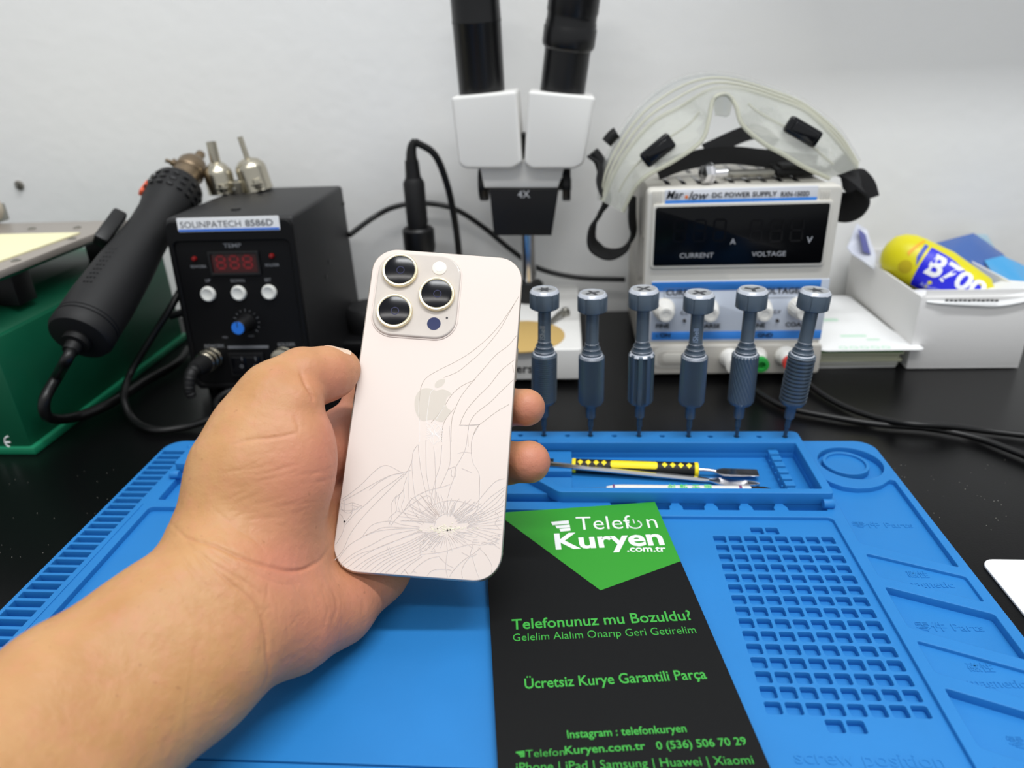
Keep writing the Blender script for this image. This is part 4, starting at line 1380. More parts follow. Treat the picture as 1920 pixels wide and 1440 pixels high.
def fit(bm, s_, a, b, h, z, bold=0):
    """text squeezed between two points (a, b) with cap height h"""
    t2 = B(); text(t2, s_, h / .70, Matrix.Identity(4), .0001, bold, 'LEFT')
    xs_ = [v.co.x for v in t2.verts]; k_ = (b - a).length / (max(xs_) - min(xs_))
    bmesh.ops.translate(t2, verts=t2.verts, vec=(-min(xs_), 0, 0)); bmesh.ops.scale(t2, vec=(k_, 1, 1), verts=t2.verts)
    merge(bm, t2, Matrix.Translation((a.x, a.y, z)) @ Matrix.Rotation(math.atan2(b.y - a.y, b.x - a.x), 4, 'Z'))


bm = B(); fit(bm, 'SOLINPATECH', fc(770, 455), fc(1025, 448), .0044, .0035, .004); fit(bm, '8586D', fc(1043, 447), fc(1160, 443), .0044, .0035, .02)
fobj('lettering', bm, m_lead, lb, None)
m_dimw = mat('faded_white_ink', (118, 120, 124), .6)
ftext(pf, [('TEMP', 980, 543, .0030, .01, 1.3), ('REWORK', 838, 632, .0020, .01), ('SOLDER', 1148, 625, .0020, .01), ('UP', 877, 691, .0022, .01), ('DOWN', 1003, 691, .0022, .01), ('SET', 1130, 688, .0022, .01), ('REWORK', 905, 967, .0026, .01), ('SOLDER', 1208, 960, .0026, .01), ('MIN', 950, 930, .0015, 0), ('MAX', 1060, 925, .0015, 0)], m_dimw, .0014)
a = fc(897, 668); b = fc(1094, 562)
bm = B(); prism(bm, rrect(a.x, a.y, b.x, b.y, .001), [rrect(a.x + .002, a.y + .002, b.x - .002, b.y - .002, .0006)], .001, .0030, .0004); ds = fobj('display', bm, m_black, t)
bm = B(); prism(bm, rrect(a.x + .0015, a.y + .0015, b.x - .0015, b.y - .0015, .0005), [], .001, .0016); fobj('display_window', bm, mat('dark_red_window', (58, 10, 12), .2), ds)
m_seg = mat('red_segments', (118, 24, 30), .4, emit=((150, 24, 30), .06))


def digits(bm, s, x, y, w, h, gap, th, z=.0017):
    on = {'8': 'abcdefg', '0': 'abcdef'}
    for i, ch in enumerate(s):
        X = x + i * (w + gap)
        hh = h / 2
        seg = {'a': (0, h, w, h), 'b': (w, hh, w, h), 'c': (w, 0, w, hh), 'd': (0, 0, w, 0), 'e': (0, 0, 0, hh), 'f': (0, hh, 0, h), 'g': (0, hh, w, hh)}
        for k in on[ch]:
            a0, b0, a1, b1 = seg[k]
            e = th * .7
            if b0 == b1: poly = [(X + a0 + e, y + b0 - th / 2), (X + a1 - e, y + b0 - th / 2), (X + a1 - e * .3, y + b0), (X + a1 - e, y + b0 + th / 2), (X + a0 + e, y + b0 + th / 2), (X + a0 + e * .3, y + b0)]
            else: poly = [(X + a0 - th / 2, y + b0 + e), (X + a0, y + b0 + e * .3), (X + a0 + th / 2, y + b0 + e), (X + a0 + th / 2, y + b1 - e), (X + a0, y + b1 - e * .3), (X + a0 - th / 2, y + b1 - e)]
            prism(bm, poly, [], z, z + .0002)


p = fc(925, 638)
W_ = (fc(1075, 638) - p).x
bm = B(); digits(bm, '888', p.x, p.y, W_ * .22, .0088, W_ * .155, .0016); fobj('digits', bm, m_seg, ds, None)
for cx, cy in ((825, 597), (1150, 585)):
    q = fc(cx, cy)
    bm = B(); lathe(bm, [(.0019, 0), (.0019, .0022), (.0014, .0034), (0, .0038)], 20, q); fobj('indicator_light', bm, mat('dark_red_led', (120, 18, 18), .2), t)
for cx, cy in ((884, 745), (1012, 741), (1140, 737)):
    q = fc(cx, cy)
    bm = B(); lathe(bm, [(.0056, 0), (.0056, .0020), (.0052, .0034), (.0042, .0038), (.0036, .0034), (0, .0034)], 36, q); fobj('push_button', bm, mat('off_white_button', (226, 226, 220), .4), t)
q = fc(1045, 865)
bm = B(); lathe(bm, [(.0070, .001), (.0068, .003), (.0058, .0045), (.0052, .016), (.0046, .0168)], 36, q, fn=lambda a, i, r, h: 1 + .03 * math.cos(16 * a)); kn = fobj('knob', bm, m_black, t)
bm = B(); lathe(bm, [(.0046, .0160), (.0046, .0172), (0, .0172)], 30, q); cpk = fobj('blue_cap', bm, mat('knob_blue', (38, 118, 220), .45), kn)
bm = B(); box(bm, (q.x, q.y + .0026, .0173), (.0005, .004, .0003)); fobj('pointer', bm, m_ink, kn)
bm = B()
for k in range(13):
    an = math.radians(-45 + 270 * k / 12)
    d = V((math.cos(an), math.sin(an), 0))
    t2 = B(); box(t2, (0, 0, 0), (.0022 if k % 3 == 0 else .0014, .0003, .0002))
    merge(bm, t2, Matrix.Translation(V((q.x, q.y, .0013)) + d * .0092) @ Matrix.Rotation(an, 4, 'Z'))
fobj('dial_marks', bm, m_dimw, t, None)['kind'] = 'stuff'
a = fc(965, 975); b = fc(1135, 962)
bm = B(); prism(bm, rrect(a.x, a.y, b.x, b.y, .0006), [], .0012, .0016); fobj('printed_bar', bm, m_dimw, t)
a = fc(985, 1090); b = fc(1115, 990)
bm = B(); prism(bm, rrect(a.x, a.y, b.x, b.y, .001), [], .001, .003, .0005); sw = fobj('switch_panel', bm, m_black, t)
for cx in (1020, 1078):
    a = fc(cx - 24, 1075); b = fc(cx + 24, 1003)
    bm = B(); prism(bm, rrect(a.x, a.y, b.x, b.y, .0006), [], .0025, .0050, .0008); rk = fobj('rocker', bm, m_gloss, sw)
    m_mk = m_whiteink
    bm = B(); c = fc(cx, 1020, .0051); box(bm, (c.x, c.y, .0051), (.0006, .0028, .0002)); c = fc(cx, 1052, .0051)
    prism(bm, circ(c.x, c.y, .0013, 16), [circ(c.x, c.y, .0008, 16)], .0050, .0052); 
    fobj('marks', bm, m_dimw, rk, None)
# sockets
for cx, cy in ((900, 1012), (1205, 1010)):
    q = fc(cx, cy)
    bm = B(); lathe(bm, [(.0082, .001), (.0082, .003), (.0074, .0034), (.0074, .0050), (.0082, .0054), (.0080, .0090), (.0068, .0094)], 36, q, fn=lambda a, i, r, h: 1 + (.02 * math.cos(24 * a) if r > .0078 else 0)); fobj('socket_nut', bm, m_nickel, t)
# top screw, side screws
bm = B(); lathe(bm, [(.0036, 0), (.0034, .0012), (0, .0018)], 20, PZ(442, 393, .134) - V((SC, .478, 0))); obj('lid_screw', bm, m_black, t)
for px, py in ((617, 491), (611, 519), (644, 382)):
    q = PX(px, py, SX1) - V((SC, .478, 0))
    bm = B(); lathe(bm, [(.0016, -.0004), (.0016, .0006), (0, .0008)], 14, q, (1, 0, 0)); obj('side_screw', bm, m_gloss, t)
# rear socket box
# cradle on the left side that carries the air gun
bm = B()
box(bm, (-SW / 2 - .004, .050, .070), (.010, .040, .030), .002)
tube(bm, [(-SW / 2 - .004, .036, .062), (-SW / 2 - .012, .030, .058), (-SW / 2 - .024, .028, .055)], .003)
obj('gun_cradle', bm, m_black, t)

# rework plug and its lead
q = FMw @ fc(900, 1012)
fdir = (FMw.to_3x3() @ V((0, 0, 1))).normalized()
t = thing('cable_plug', 'black ribbed plug screwed into the lower left socket of the rework station', 'plug', q + fdir * .0096)
bm = B(); lathe(bm, [(.0074, 0), (.0078, .0015), (.0078, .005), (.0066, .006)], 32, axis=fdir); obj('coupling_ring', bm, m_nickel, t)
bm = B()
pr = []
for k in range(6): pr += [(.0072 - .0003 * k, .0055 + k * .0024), (.0072 - .0003 * k, .0069 + k * .0024), (.0064 - .0003 * k, .0073 + k * .0024)]
lathe(bm, pr, 28, axis=fdir); obj('ribbed_body', bm, m_rubber, t)
e0 = fdir * .019
P = [e0, e0 + fdir * .006 + V((-.001, 0, -.003)), e0 + fdir * .010 + V((-.002, 0, -.012)), e0 + fdir * .010 + V((-.0015, 0, -.018))]
bm = B(); tube(bm, P, .0045, 14, 8, rfn=lambda u: .0050 - .0016 * u + .0003 * math.cos(u * 60)); obj('strain_relief', bm, m_rubber, t)
w0 = q + fdir * .0096 + P[-1]
P = [w0 + V((0, 0, .002)), w0 + V((.0005, 0, -.006)), PZ(362, 778, .006), PZ(385, 798, .0045), PZ(430, 772, .0035), PZ(500, 745, .0035), PZ(600, 720, .0035)]
bm = B(); tube(bm, P, .0034, 12); obj('cord', bm, m_cable, t)

# black ring on the bench in front of the station
p = PZ(437, 752, .0035)
bm = B()
for k in range(40):
    pass
pts = [(p.x + .0115 * math.cos(2 * PI * k / 32), p.y + .013 * math.sin(2 * PI * k / 32), .0048 + .0022 * math.sin(2 * PI * k / 32)) for k in range(33)]
tube(bm, pts, .0024, 10, 0)
tag(obj('rubber_ring', bm, m_rubber), 'small black rubber ring lying under the front of the rework station', 'ring')

# ---------------------------------------------------------------- nozzles on the station's lid
def nozzle(label, px, py, r, hcyl, hcone, rt, ht, lean):
    p = PZ(px, py, .134)
    t = thing('air_nozzle', label, 'nozzle', (p.x, p.y, .1341), (lean[0], lean[1], 0), 'air nozzles standing on the station lid')
    zo = 0
    bm = B(); lathe(bm, [(r * 1.0, 0), (r * 1.03, .0004), (r, .0012), (r, hcyl), (r * .93, hcyl + hcone * .35), (r * .62, hcyl + hcone * .8), (rt * 1.1, hcyl + hcone)], 40); obj('skirt', bm, m_nickel, t)
    bm = B(); lathe(bm, [(rt, hcyl + hcone * .9), (rt, hcyl + hcone + ht), (rt * .75, hcyl + hcone + ht), (rt * .75, hcyl + hcone + ht - .003)], 24); obj('spout', bm, m_nickel, t)
    bm = B(); box(bm, (r * .55, -r * .95, hcyl * .35), (.006, .004, hcyl * .45), .0006); lathe(bm, [(.0012, 0), (.0012, .010)], 12, (r * .55 - .005, -r * 1.05, hcyl * .35), (1, 0, 0)); obj('clamp_screw', bm, m_nickel, t)


nozzle('bright metal nozzle with a wide straight spout, the one beside the air gun tip', 418, 362, .0114, .015, .010, .0040, .016, (0, -.03))
nozzle('bright metal nozzle with thin spout, leaning left, rightmost on the station lid', 484, 357, .0126, .018, .009, .0022, .017, (0, -.16))
p = PZ(448, 362, .134)
t = thing('clamp_ring', 'short metal clamp ring standing between the two nozzles', 'clamp ring', (p.x, p.y - .001, .1341))
bm = B(); lathe(bm, [(.0054, 0), (.0056, .0006), (.0056, .0095), (.0050, .0100), (.0050, .0050), (0, .0050)], 30); obj('ring', bm, m_nickel, t)
bm = B(); lathe(bm, [(0, 0), (.0016, 0), (.0016, .0025), (0, .003)], 14, (0, -.0045, .0040), (0, -1, 0)); obj('screw', bm, m_steel, t)

# ---------------------------------------------------------------- hot air gun
A_ = PY(152, 628, .412); Bq = PY(338, 347, .568)
ax_ = (Bq - A_).normalized()
GM = fr(V(), ax_, (-.55, -.5, .45)).to_3x3()
L = (Bq - A_).length
t = thing('hot_air_gun', 'black hot air gun handle with a dull brown metal nozzle, leaning beside the station', 'hot air gun', A_, GM)
gun = t
bm = B()
pr = [(.0150, -.004), (.0205, -.003), (.0222, 0), (.0222, .006), (.0214, .0064), (.0214, .0070), (.0222, .0074), (.0222, .009), (.0214, .0094), (.0214, .010), (.0220, .0104), (.0222, .030), (.0196, .065), (.0172, .095), (.0164, .112), (.0172, L - .040), (.0196, L - .028), (.0205, L - .018), (.0200, L - .004), (.0170, L)]
lathe(bm, [(r_ * (.90 if h_ < .05 else .95), h_) for r_, h_ in pr], 56, (0, 0, 0), (1, 0, 0)); hn = obj('handle', bm, m_blackm, t)
bm = B()
for j in range(9):
    for k in range(3):
        an = 1.0 + .12 * k
        x = .030 + j * .0045
        rr = .0199 - max(0, x - .03) * .050
        lathe(bm, [(.0008, -.0003), (.0006, .0007), (0, .0009)], 8, (x, math.cos(an + 1.2) * rr, math.sin(an + 1.2) * rr), (0, math.cos(an + 1.2), math.sin(an + 1.2)))
o_ = obj('grip_dots', bm, m_blackm, hn); o_['kind'] = 'stuff'
bm = B(); lathe(bm, [(.0085, -.005), (.0085, .004), (.0075, .005)], 30, (-.004, 0, 0), (1, 0, 0)); lathe(bm, [(.0055, 0), (.0048, .009)], 24, (-.006, 0, 0), (-1, 0, 0)); obj('cable_entry', bm, m_rubber, t)
# vents near the hot end
bm = B()
for k in range(16):
    an = 2 * PI * k / 16
    for x in (L - .024, L - .017, L - .010):
        t2 = B(); box(t2, (0, 0, 0), (.0022, .0046, .0012), .0004)
        merge(bm, t2, Matrix.Rotation(an, 4, 'X') @ Matrix.Translation((x, 0, .0199)))
o_ = obj('vent_slot', bm, m_gloss, hn); o_['kind'] = 'stuff'
m_heat = mat('heat_tinted_steel', (128, 112, 92), .4, .85, var=.15, vscale=150)
bm = B(); lathe(bm, [(.0112, L - .001), (.0112, L + .020)], 40, (0, 0, 0), (1, 0, 0)); obj('heater_tube', bm, m_heat, t)
bm = B(); lathe(bm, [(.0116, L + 0.0160), (.0124, L + 0.0175), (.0118, L + 0.0220), (.0118, L + 0.0270), (.0095, L + 0.0320), (.0045, L + 0.0360)], 40, (0, 0, 0), (1, 0, 0)); lathe(bm, [(.0040, L + 0.0330), (.0038, L + 0.0460), (.0028, L + 0.0460), (.0028, L + 0.0430)], 24, (0, 0, 0), (1, 0, 0)); nz_ = obj('nozzle', bm, m_heat, t)
bm = B(); upn = GM.inverted() @ V((-.75, 0, .65)); upn.x = 0; upn.normalize()
box(bm, V((L + 0.0200, 0, 0)) + upn * .0125, (.005, .005, .005), .0008); tube(bm, [V((L + 0.0200, 0, 0)) + upn * .012, V((L + 0.0180, 0, 0)) + upn * .019], .0016, 10, 0); obj('clamp_screw', bm, m_heat, t)
# hook switch and orange mark on the upper left flank
bm = B()
upv = GM.inverted() @ V((-.75, 0, .65)); upv.x = 0; upv.normalize()
bx = Matrix((V((1, 0, 0)), upv, V((1, 0, 0)).cross(upv))).transposed()
t2 = B(); box(t2, (0, 0, 0), (.034, .010, .010), .002); merge(bm, t2, Matrix.Translation(V((L * .56, 0, 0)) + upv * .0225) @ bx.to_4x4()); obj('hanging_lug', bm, m_black, t)
t2 = B(); box(t2, (0, 0, 0), (.014, .003, .006), .001); bm = B(); merge(bm, t2, Matrix.Translation(V((L - .022, 0, 0)) + upv * .0198) @ bx.to_4x4()); obj('orange_mark', bm, mat('orange_red_label', (228, 96, 62), .5), t)
# its cord: loop down to the bench and off towards the station
GMw = Matrix.Translation(A_) @ GM.to_4x4()
s0 = GMw @ V((-.010, 0, 0))
P = [s0, GMw @ V((-.022, 0, -.001)), PX(108, 705, -.338), PX(84, 750, -.341), PX(92, 783, -.344), PX(140, 782, -.346), PZ(205, 757, .0092), PZ(270, 716, .0050), PZ(330, 682, .0050), PZ(352, 655, .0050)]
for p_ in P[2:]:
    p_.x = max(p_.x, -.3480)
    p_.z = max(p_.z, .0050)
bm = B(); tube(bm, P, .0036, 12); obj('cord', bm, m_cable, gun, world=True)
# thinner lead that comes round from behind the station
P = [PY(338, 545, .500), PY(318, 580, .490), PY(280, 640, .480), PY(245, 700, .470), PZ(232, 742, .0165), PZ(248, 785, .005), PZ(290, 806, .0035), PZ(350, 800, .0035), PZ(420, 778, .009), PZ(500, 757, .009), PZ(560, 748, .004)]
bm = B(); tube(bm, P, .0026, 12)
tag(obj('power_lead', bm, m_cable), 'thin black lead looping down from the left of the station over the bench', 'cable')

# ================================================================ green machine
GX = -.3575
m_gr = mat('green_painted_steel', (8, 84, 58), .42, bump=.05, bscale=1200, var=.06, vscale=30)
t = thing('separator_machine', 'dark green metal machine with a steel hot plate on top, at the left edge', 'separator machine', (GX - .07, .49, 0))
o0 = V((GX - .07, .49, 0))
def gb(name, a, b_, m_, r=.001, parent=None):
    bm = B(); box2(bm, V(a) - o0, V(b_) - o0, r); return obj(name, bm, m_, parent or t)
gb('base_flange', (GX - .150, .3865, 0), (GX + .0035, .600, .0055), mat('green_flange', (20, 122, 86), .42), .001)
# main skirt, slightly tapered
bm = B()
a_ = [(GX - .145, .3885), (GX, .3885), (GX, .598), (GX - .145, .598)]
lowv = [bm.verts.new(V((x, y, .005)) - o0) for x, y in a_]
upv_ = [bm.verts.new(V((x, y, .0815)) - o0) for x, y in a_]
bm.faces.new(lowv[::-1]); bm.faces.new(upv_)
for i in range(4): bm.faces.new((lowv[i], lowv[(i + 1) % 4], upv_[(i + 1) % 4], upv_[i]))
bmesh.ops.recalc_face_normals(bm, faces=bm.faces); bevel_all(bm, .0015, 2)
sk = obj('skirt', bm, m_gr, t)
# sloping upper deck
bm = B()
lowv = [bm.verts.new(V((x, y, .0810)) - o0) for x, y in [(GX - .140, .392), (GX - .003, .392), (GX - .003, .595), (GX - .140, .595)]]
upv_ = [bm.verts.new(V((x, y, .0930)) - o0) for x, y in [(GX - .130, .405), (GX - .026, .405), (GX - .026, .580), (GX - .130, .580)]]
bm.faces.new(lowv[::-1]); bm.faces.new(upv_)
for i in range(4): bm.faces.new((lowv[i], lowv[(i + 1) % 4], upv_[(i + 1) % 4], upv_[i]))
bmesh.ops.recalc_face_normals(bm, faces=bm.faces); bevel_all(bm, .001, 2)
obj('upper_deck', bm, m_gr, t)
for y in (.43, .535):
    gb('plate_support', (GX - .026, y, .090), (GX - .008, y + .018, .1145), m_black)
gb('under_plate', (GX - .150, .392, .1115), (GX - .003, .556, .1145), m_gr)
pl_ = gb('hot_plate', (GX - .155, .385, .1145), (GX + .001, .560, .1195), mat('plate_steel', (176, 168, 160), .38, .55, bump=.05, bscale=600), .0008)
# yellow felt: follows the pointed corner seen
y0 = PZ(150, 436, .1205) - o0; y1 = PZ(0, 489, .1205) - o0
dd = (y1 - y0).normalized()
bm = B(); prism(bm, [(y0.x, y0.y), (y0.x - .10, y0.y), (y0.x - .10, y0.y - .125), tuple((y0 + dd * .15).to_2d())], [], .1195, .1208, .0002); obj('yellow_pad', bm, mat('pale_yellow_felt', (236, 230, 190), .8, bump=.3, bscale=700), t)
for px, py in ((60, 429), (145, 427), (135, 448), (30, 489)):
    q = PZ(px, py, .1195) - o0
    bm = B(); lathe(bm, [(.0030, 0), (.0030, .0006), (.0018, .0008), (.0018, .0003), (0, .0003)], 20, q); obj('plate_screw', bm, m_steel, pl_)
bm = B(); tube(bm, [PX(0, 668, GX + .001) - o0, PX(0, 690, GX + .001) - o0], .002, 8, 0); 
bm.free()
p = PY(14, 830, .388)
bm = B()
r_ = .0038
def arcs(cx, cz, r, a0, a1): return [(cx + r * math.cos(math.radians(a)), .3884 - o0.y, cz + r * math.sin(math.radians(a))) for a in range(a0, a1 + 1, 15)]
q = PY(22, 829, .3885) - o0
for k, cx in enumerate((q.x - .0088, q.x)):
    tube(bm, arcs(cx, q.z, .0046, 100, 260), .0006, 6, 0)
tube(bm, [(q.x - .0044, .3884 - o0.y, q.z), (q.x - .0008, .3884 - o0.y, q.z)], .0006, 6, 0)
obj('ce_mark', bm, m_whiteink, t)
p = PY(6, 424, .565)
t2_ = thing('round_knob', 'beige round knob end peeping over the rear left of the hot plate', 'knob', (p.x - .004, .562, .1196))
bm = B(); lathe(bm, [(.012, 0), (.0125, .004), (.012, .008), (.009, .009), (.009, .007), (0, .007)], 36, (0, 0, .0125), (0, -1, 0)); obj('grip', bm, mat('beige_plastic', (196, 184, 166), .5), t2_)
bm = B(); box2(bm, (-.005, -.002, 0), (.005, .012, .014), .001); obj('bracket', bm, m_steel, t2_)

# ================================================================ soldering iron in its stand
p = PY(787, 462, .615)
ib = V((p.x, .615, 0))
t = thing('iron_stand', 'black soldering iron stand half hidden behind the phone, right of the station', 'iron stand', (ib.x - .012, .600, 0))
bm = B(); box2(bm, (-.058, -.045, 0), (.045, .045, .012), .003, 3); obj('base', bm, m_black, t)
bm = B(); tube(bm, [(.012, .015, .010), (.012, .015, .075)], .006, 12, 0); lathe(bm, [(.013, .074), (.014, .078), (.014, .094), (.012, .096), (.0095, .094), (.0095, .080)], 30, (.012, .015, 0)); obj('holder', bm, m_black, t)
bm = B(); lathe(bm, [(.019, .010), (.021, .020), (.021, .030), (.018, .034), (0, .034)], 36, (-.034, -.012, 0)); obj('sponge_cup', bm, m_blackm, t)
top = PY(785, 300, .615)
t = thing('soldering_iron', 'black soldering iron standing upright with its cord arching over to the right', 'soldering iron', (ib.x, .615, .082))
bm = B(); lathe(bm, [(.0030, 0), (.0075, .002), (.0084, .006), (.0084, .014), (.0092, .018), (.0092, .025), (.0092, .052), (.0072, .056)], 32, (0, 0, 0)); obj('grip', bm, m_blackm, t)
hh = top.z - .082
bm = B(); lathe(bm, [(.0070, .054), (.0064, .060), (.0062, hh - .006), (.0058, hh)], 32); obj('barrel', bm, m_black, t)
bm = B(); tube(bm, [(0, 0, hh - .002), (.0004, 0, hh + .006), (.002, 0, hh + .012), (.005, 0, hh + .0155)], .004, 12, 8, rfn=lambda u: .0052 - .0022 * u); obj('strain_relief', bm, m_rubber, t)
P = [V((.004, 0, hh + .015)) + V((ib.x, .615, .082)), PY(815, 290, .62), PY(838, 345, .625), PY(852, 410, .63), PY(860, 470, .635), PY(868, 560, .635), PZ(880, 640, .003), PZ(800, 660, .003)]
bm = B(); tube(bm, P, .0030, 12); obj('cord', bm, m_cable, t, world=True)
P = [PY(655, 441, .610), PY(700, 408, .635), PY(740, 388, .64), PY(790, 381, .645), PY(850, 391, .645), PY(905, 425, .645), PY(960, 470, .645), PY(1010, 503, .645), PY(1080, 520, .645), PY(1172, 524, .645), PY(1230, 524, .645)]
bm = B(); tube(bm, P[:-1], .0024, 12)
tag(obj('power_cable', bm, m_cable), 'black cable arching along the wall behind the microscope', 'cable')

# ================================================================ microscope
mx = -.0345
t = thing('stereo_microscope', 'white stereo microscope with black eyepiece tubes on a white base', 'microscope', (mx, .58, 0))
o0 = V((mx, .58, 0))
mb = lambda name, bm, m_, parent=None, smooth=40: (bmesh.ops.translate(bm, verts=bm.verts, vec=-o0), obj(name, bm, m_, parent or t, smooth=smooth))[1]
bm = B(); prism(bm, rrect(mx - .047, .4945, mx + .0465, .656, .004), [], .003, .0285, .0015, 3); bs = mb('base', bm, m_white)
for x in (-.035, .035):
    for y in (.506, .645):
        bm = B(); lathe(bm, [(.006, 0), (.006, .004)], 16, (mx + x, y, 0)); mb('foot', bm, m_rubber)
bm = B(); lathe(bm, [(.0335, .0280), (.0335, .0292), (.0330, .0294), (0, .0294)], 56, (mx, .522, 0)); mb('stage_disc', bm, mat('tan_stage_disc', (196, 164, 100), .55), bs)
p = PZ(1058, 590, .033)
bm = B(); lathe(bm, [(.004, 0), (.0042, .003), (.003, .006), (.0015, .007)], 20, (mx + .034, .570, .0284)); ribbon(bm, [(mx + .034, .570, .0335), (mx + .031, .562, .0345), (mx + .022, .548, .0305), (mx + .018, .540, .0300)], V((1, 0, 0)), .0045, .0006); mb('stage_clip', bm, m_steel, bs)
bm = B()
p = PY(985, 692, .494)
text(bm, 'vers', .0105, Matrix.Translation((p.x - .003, .4942, p.z)) @ RX90, .0001, .012)
mb('lettering', bm, m_ink, bs, None)
bm = B(); lathe(bm, [(.0062, .028), (.0062, .170)], 32, (mx + .002, .612, 0)); mb('post', bm, m_chrome)
bm = B(); lathe(bm, [(.0125, .0280), (.0125, .044), (.0105, .046), (.0066, .046)], 36, (mx + .002, .612, 0)); mb('post_collar', bm, m_black)


def ppoly(pxs, Y):
    return [(PY(x, y, Y).x, PY(x, y, Y).z) for x, y in pxs]


def yprism(bm, poly, y0_, y1_, bev, res=3, holes=()):
    """polygon in XZ extruded along Y"""
    return bprism(bm, poly, y0_, y1_, bev)


bm = B(); yprism(bm, rpoly(ppoly([(845, 182), (968, 170), (979, 306), (960, 317), (872, 317), (860, 308)], .575), .003), .575, .625, .006, 4); mb('prism_housing', bm, m_white)
bm = B(); yprism(bm, rpoly(ppoly([(990, 170), (1117, 182), (1094, 308), (1078, 317), (995, 317), (983, 306)], .575), .003), .575, .625, .006, 4); mb('prism_housing', bm, m_white)
bm = B(); yprism(bm, rpoly(ppoly([(900, 316), (978, 300), (1058, 316), (1046, 352), (908, 352)], .585), .001), .585, .640, .002, 2); hd = mb('head_block', bm, m_white)
bm = B(); yprism(bm, ppoly([(917, 354), (1048, 354), (1034, 442), (926, 442)], .582), .582, .622, .001, 2); ob_ = mb('objective_box', bm, m_black)
p = PY(982, 365, .5815)
bm = B(); text(bm, '4X', .0082, Matrix.Translation(p) @ RX90, .0001, .0); mb('lettering', bm, mat('pale_grey_ink', (190, 192, 196), .5), ob_, None)
for px, s_ in ((906, -1), (1062, 1)):
    p = PY(px, 347, .600)
    bm = B(); lathe(bm, [(.0130, -.0035), (.0136, -.0025), (.0136, .0025), (.0130, .0035)], 44, (p.x, .605, p.z), (1, 0, 0), fn=lambda a, i, r, h: 1 + (.02 * math.cos(36 * a) if r > .0133 else 0)); lathe(bm, [(.005, -.010), (.005, .010)], 20, (p.x - s_ * .006, .605, p.z), (1, 0, 0)); mb('focus_knob', bm, m_black)
bm = B(); box2(bm, (mx - .012, .610, .130), (mx + .016, .655, .165), .003); lathe(bm, [(.004, .150), (.0045, .172), (0, .174)], 16, (mx + .002, .60, 0)); mb('arm', bm, m_black)
for (a0, a1, right) in (((904, 176), (886, -60), False), ((1054, 176), (1084, -60), True)):
    a = PY(a0[0], a0[1], .600); b_ = PY(a1[0], a1[1], .590)
    d_ = (b_ - a); LL = d_.length
    bm = B()
    if right:
        pr = [(.0175, -.002), (.0175, .032), (.0195, .034), (.0200, .036), (.0200, .047), (.0192, .048), (.0192, .050), (.0186, .052), (.0186, .056), (.0192, .058), (.0186, LL)]
    else:
        pr = [(.0180, -.002), (.0184, .050), (.0187, .051), (.0187, .052), (.0184, .053), (.0180, LL)]
    lathe(bm, pr, 48, a, d_); tb = mb('eyepiece_tube', bm, mat('satin_black', (14, 14, 16), .3))
    bm = B(); e_ = a + d_; lathe(bm, [(.0186, 0), (.0205, .004), (.0205, .022), (.0170, .024), (.0150, .018), (0, .018)], 44, e_, d_); mb('eyecup', bm, m_rubber, tb)
# ================================================================ bench power supply
PYF = .5055
X0, X1 = .0573, .1885
t = thing('power_supply', 'off-white bench power supply with a black display window and blue stripes', 'power supply', ((X0 + X1) / 2, PYF, 0))
o0 = V(((X0 + X1) / 2, PYF, 0))
pb = lambda name, bm, m_, parent=None, smooth=40: (bmesh.ops.translate(bm, verts=bm.verts, vec=-o0), obj(name, bm, m_, parent or t, smooth=smooth))[1]
m_psu = mat('ivory_grey_plastic', (214, 211, 203), .45, bump=.05, bscale=1500)
m_case = mat('grey_beige_case', (196, 192, 184), .5, bump=.08, bscale=1500)
m_pblue = mat('panel_blue', (52, 128, 214), .5)
m_panel = mat('panel_pale_blue', (206, 214, 228), .5)
F_ = lambda px, py: (lambda p: (p.x, p.z))(PY(px, py, PYF))
bm = B(); box2(bm, (X0 + .002, PYF + .010, .004), (X1 - .002, .655, .1400), .002); cs_ = pb('case', bm, m_case)
ol = rpoly([(X0, .003), (X1, .003), (X1, .142), (X0, .142)], .004)
bm = B(); bprism(bm, ol, PYF, PYF + .014, .0015, 3); fp = pb('front_panel', bm, m_psu)
for x in (X0 + .015, X1 - .015):
    for y in (.525, .640):
        bm = B(); lathe(bm, [(.007, 0), (.007, .005)], 18, (x, y, 0)); pb('foot', bm, m_rubber)
# top vents and screws
bm = B()
for k in range(9):
    for j in range(2):
        box(bm, (X0 + .018 + k * .0115, .555 + j * .050, .1401), (.0035, .036, .0006), .0002)
o_ = pb('vent_slot', bm, m_gloss, cs_); o_['kind'] = 'stuff'
bm = B()
for k in range(5): box2(bm, (X0 - .0002 + .0022, .54 + k * .018, .06), (X0 + .0024, .546 + k * .018, .10)); 
o_ = pb('side_vent', bm, m_gloss, cs_); o_['kind'] = 'stuff'


def plate(name, pxs, m_, parent, dz=.0006, r=.0008, rim=0):
    (xa, zb), (xb, za) = F_(*pxs[0]), F_(*pxs[1])
    bm = B()
    bprism(bm, rpoly([(xa, za), (xb, za), (xb, zb), (xa, zb)], r), PYF - dz, PYF + .0015, min(.0003, dz * .4) if dz > .0003 else 0, 2)
    return pb(name, bm, m_, parent), (xa, za, xb, zb)


lb, r_ = plate('title_strip', ((1247, 356), (1530, 383)), mat('pale_lilac_strip', (224, 226, 232), .5), fp, .0005)
plate('blue_line', ((1247, 376), (1530, 382)), m_pblue, lb, .0007, .0002)


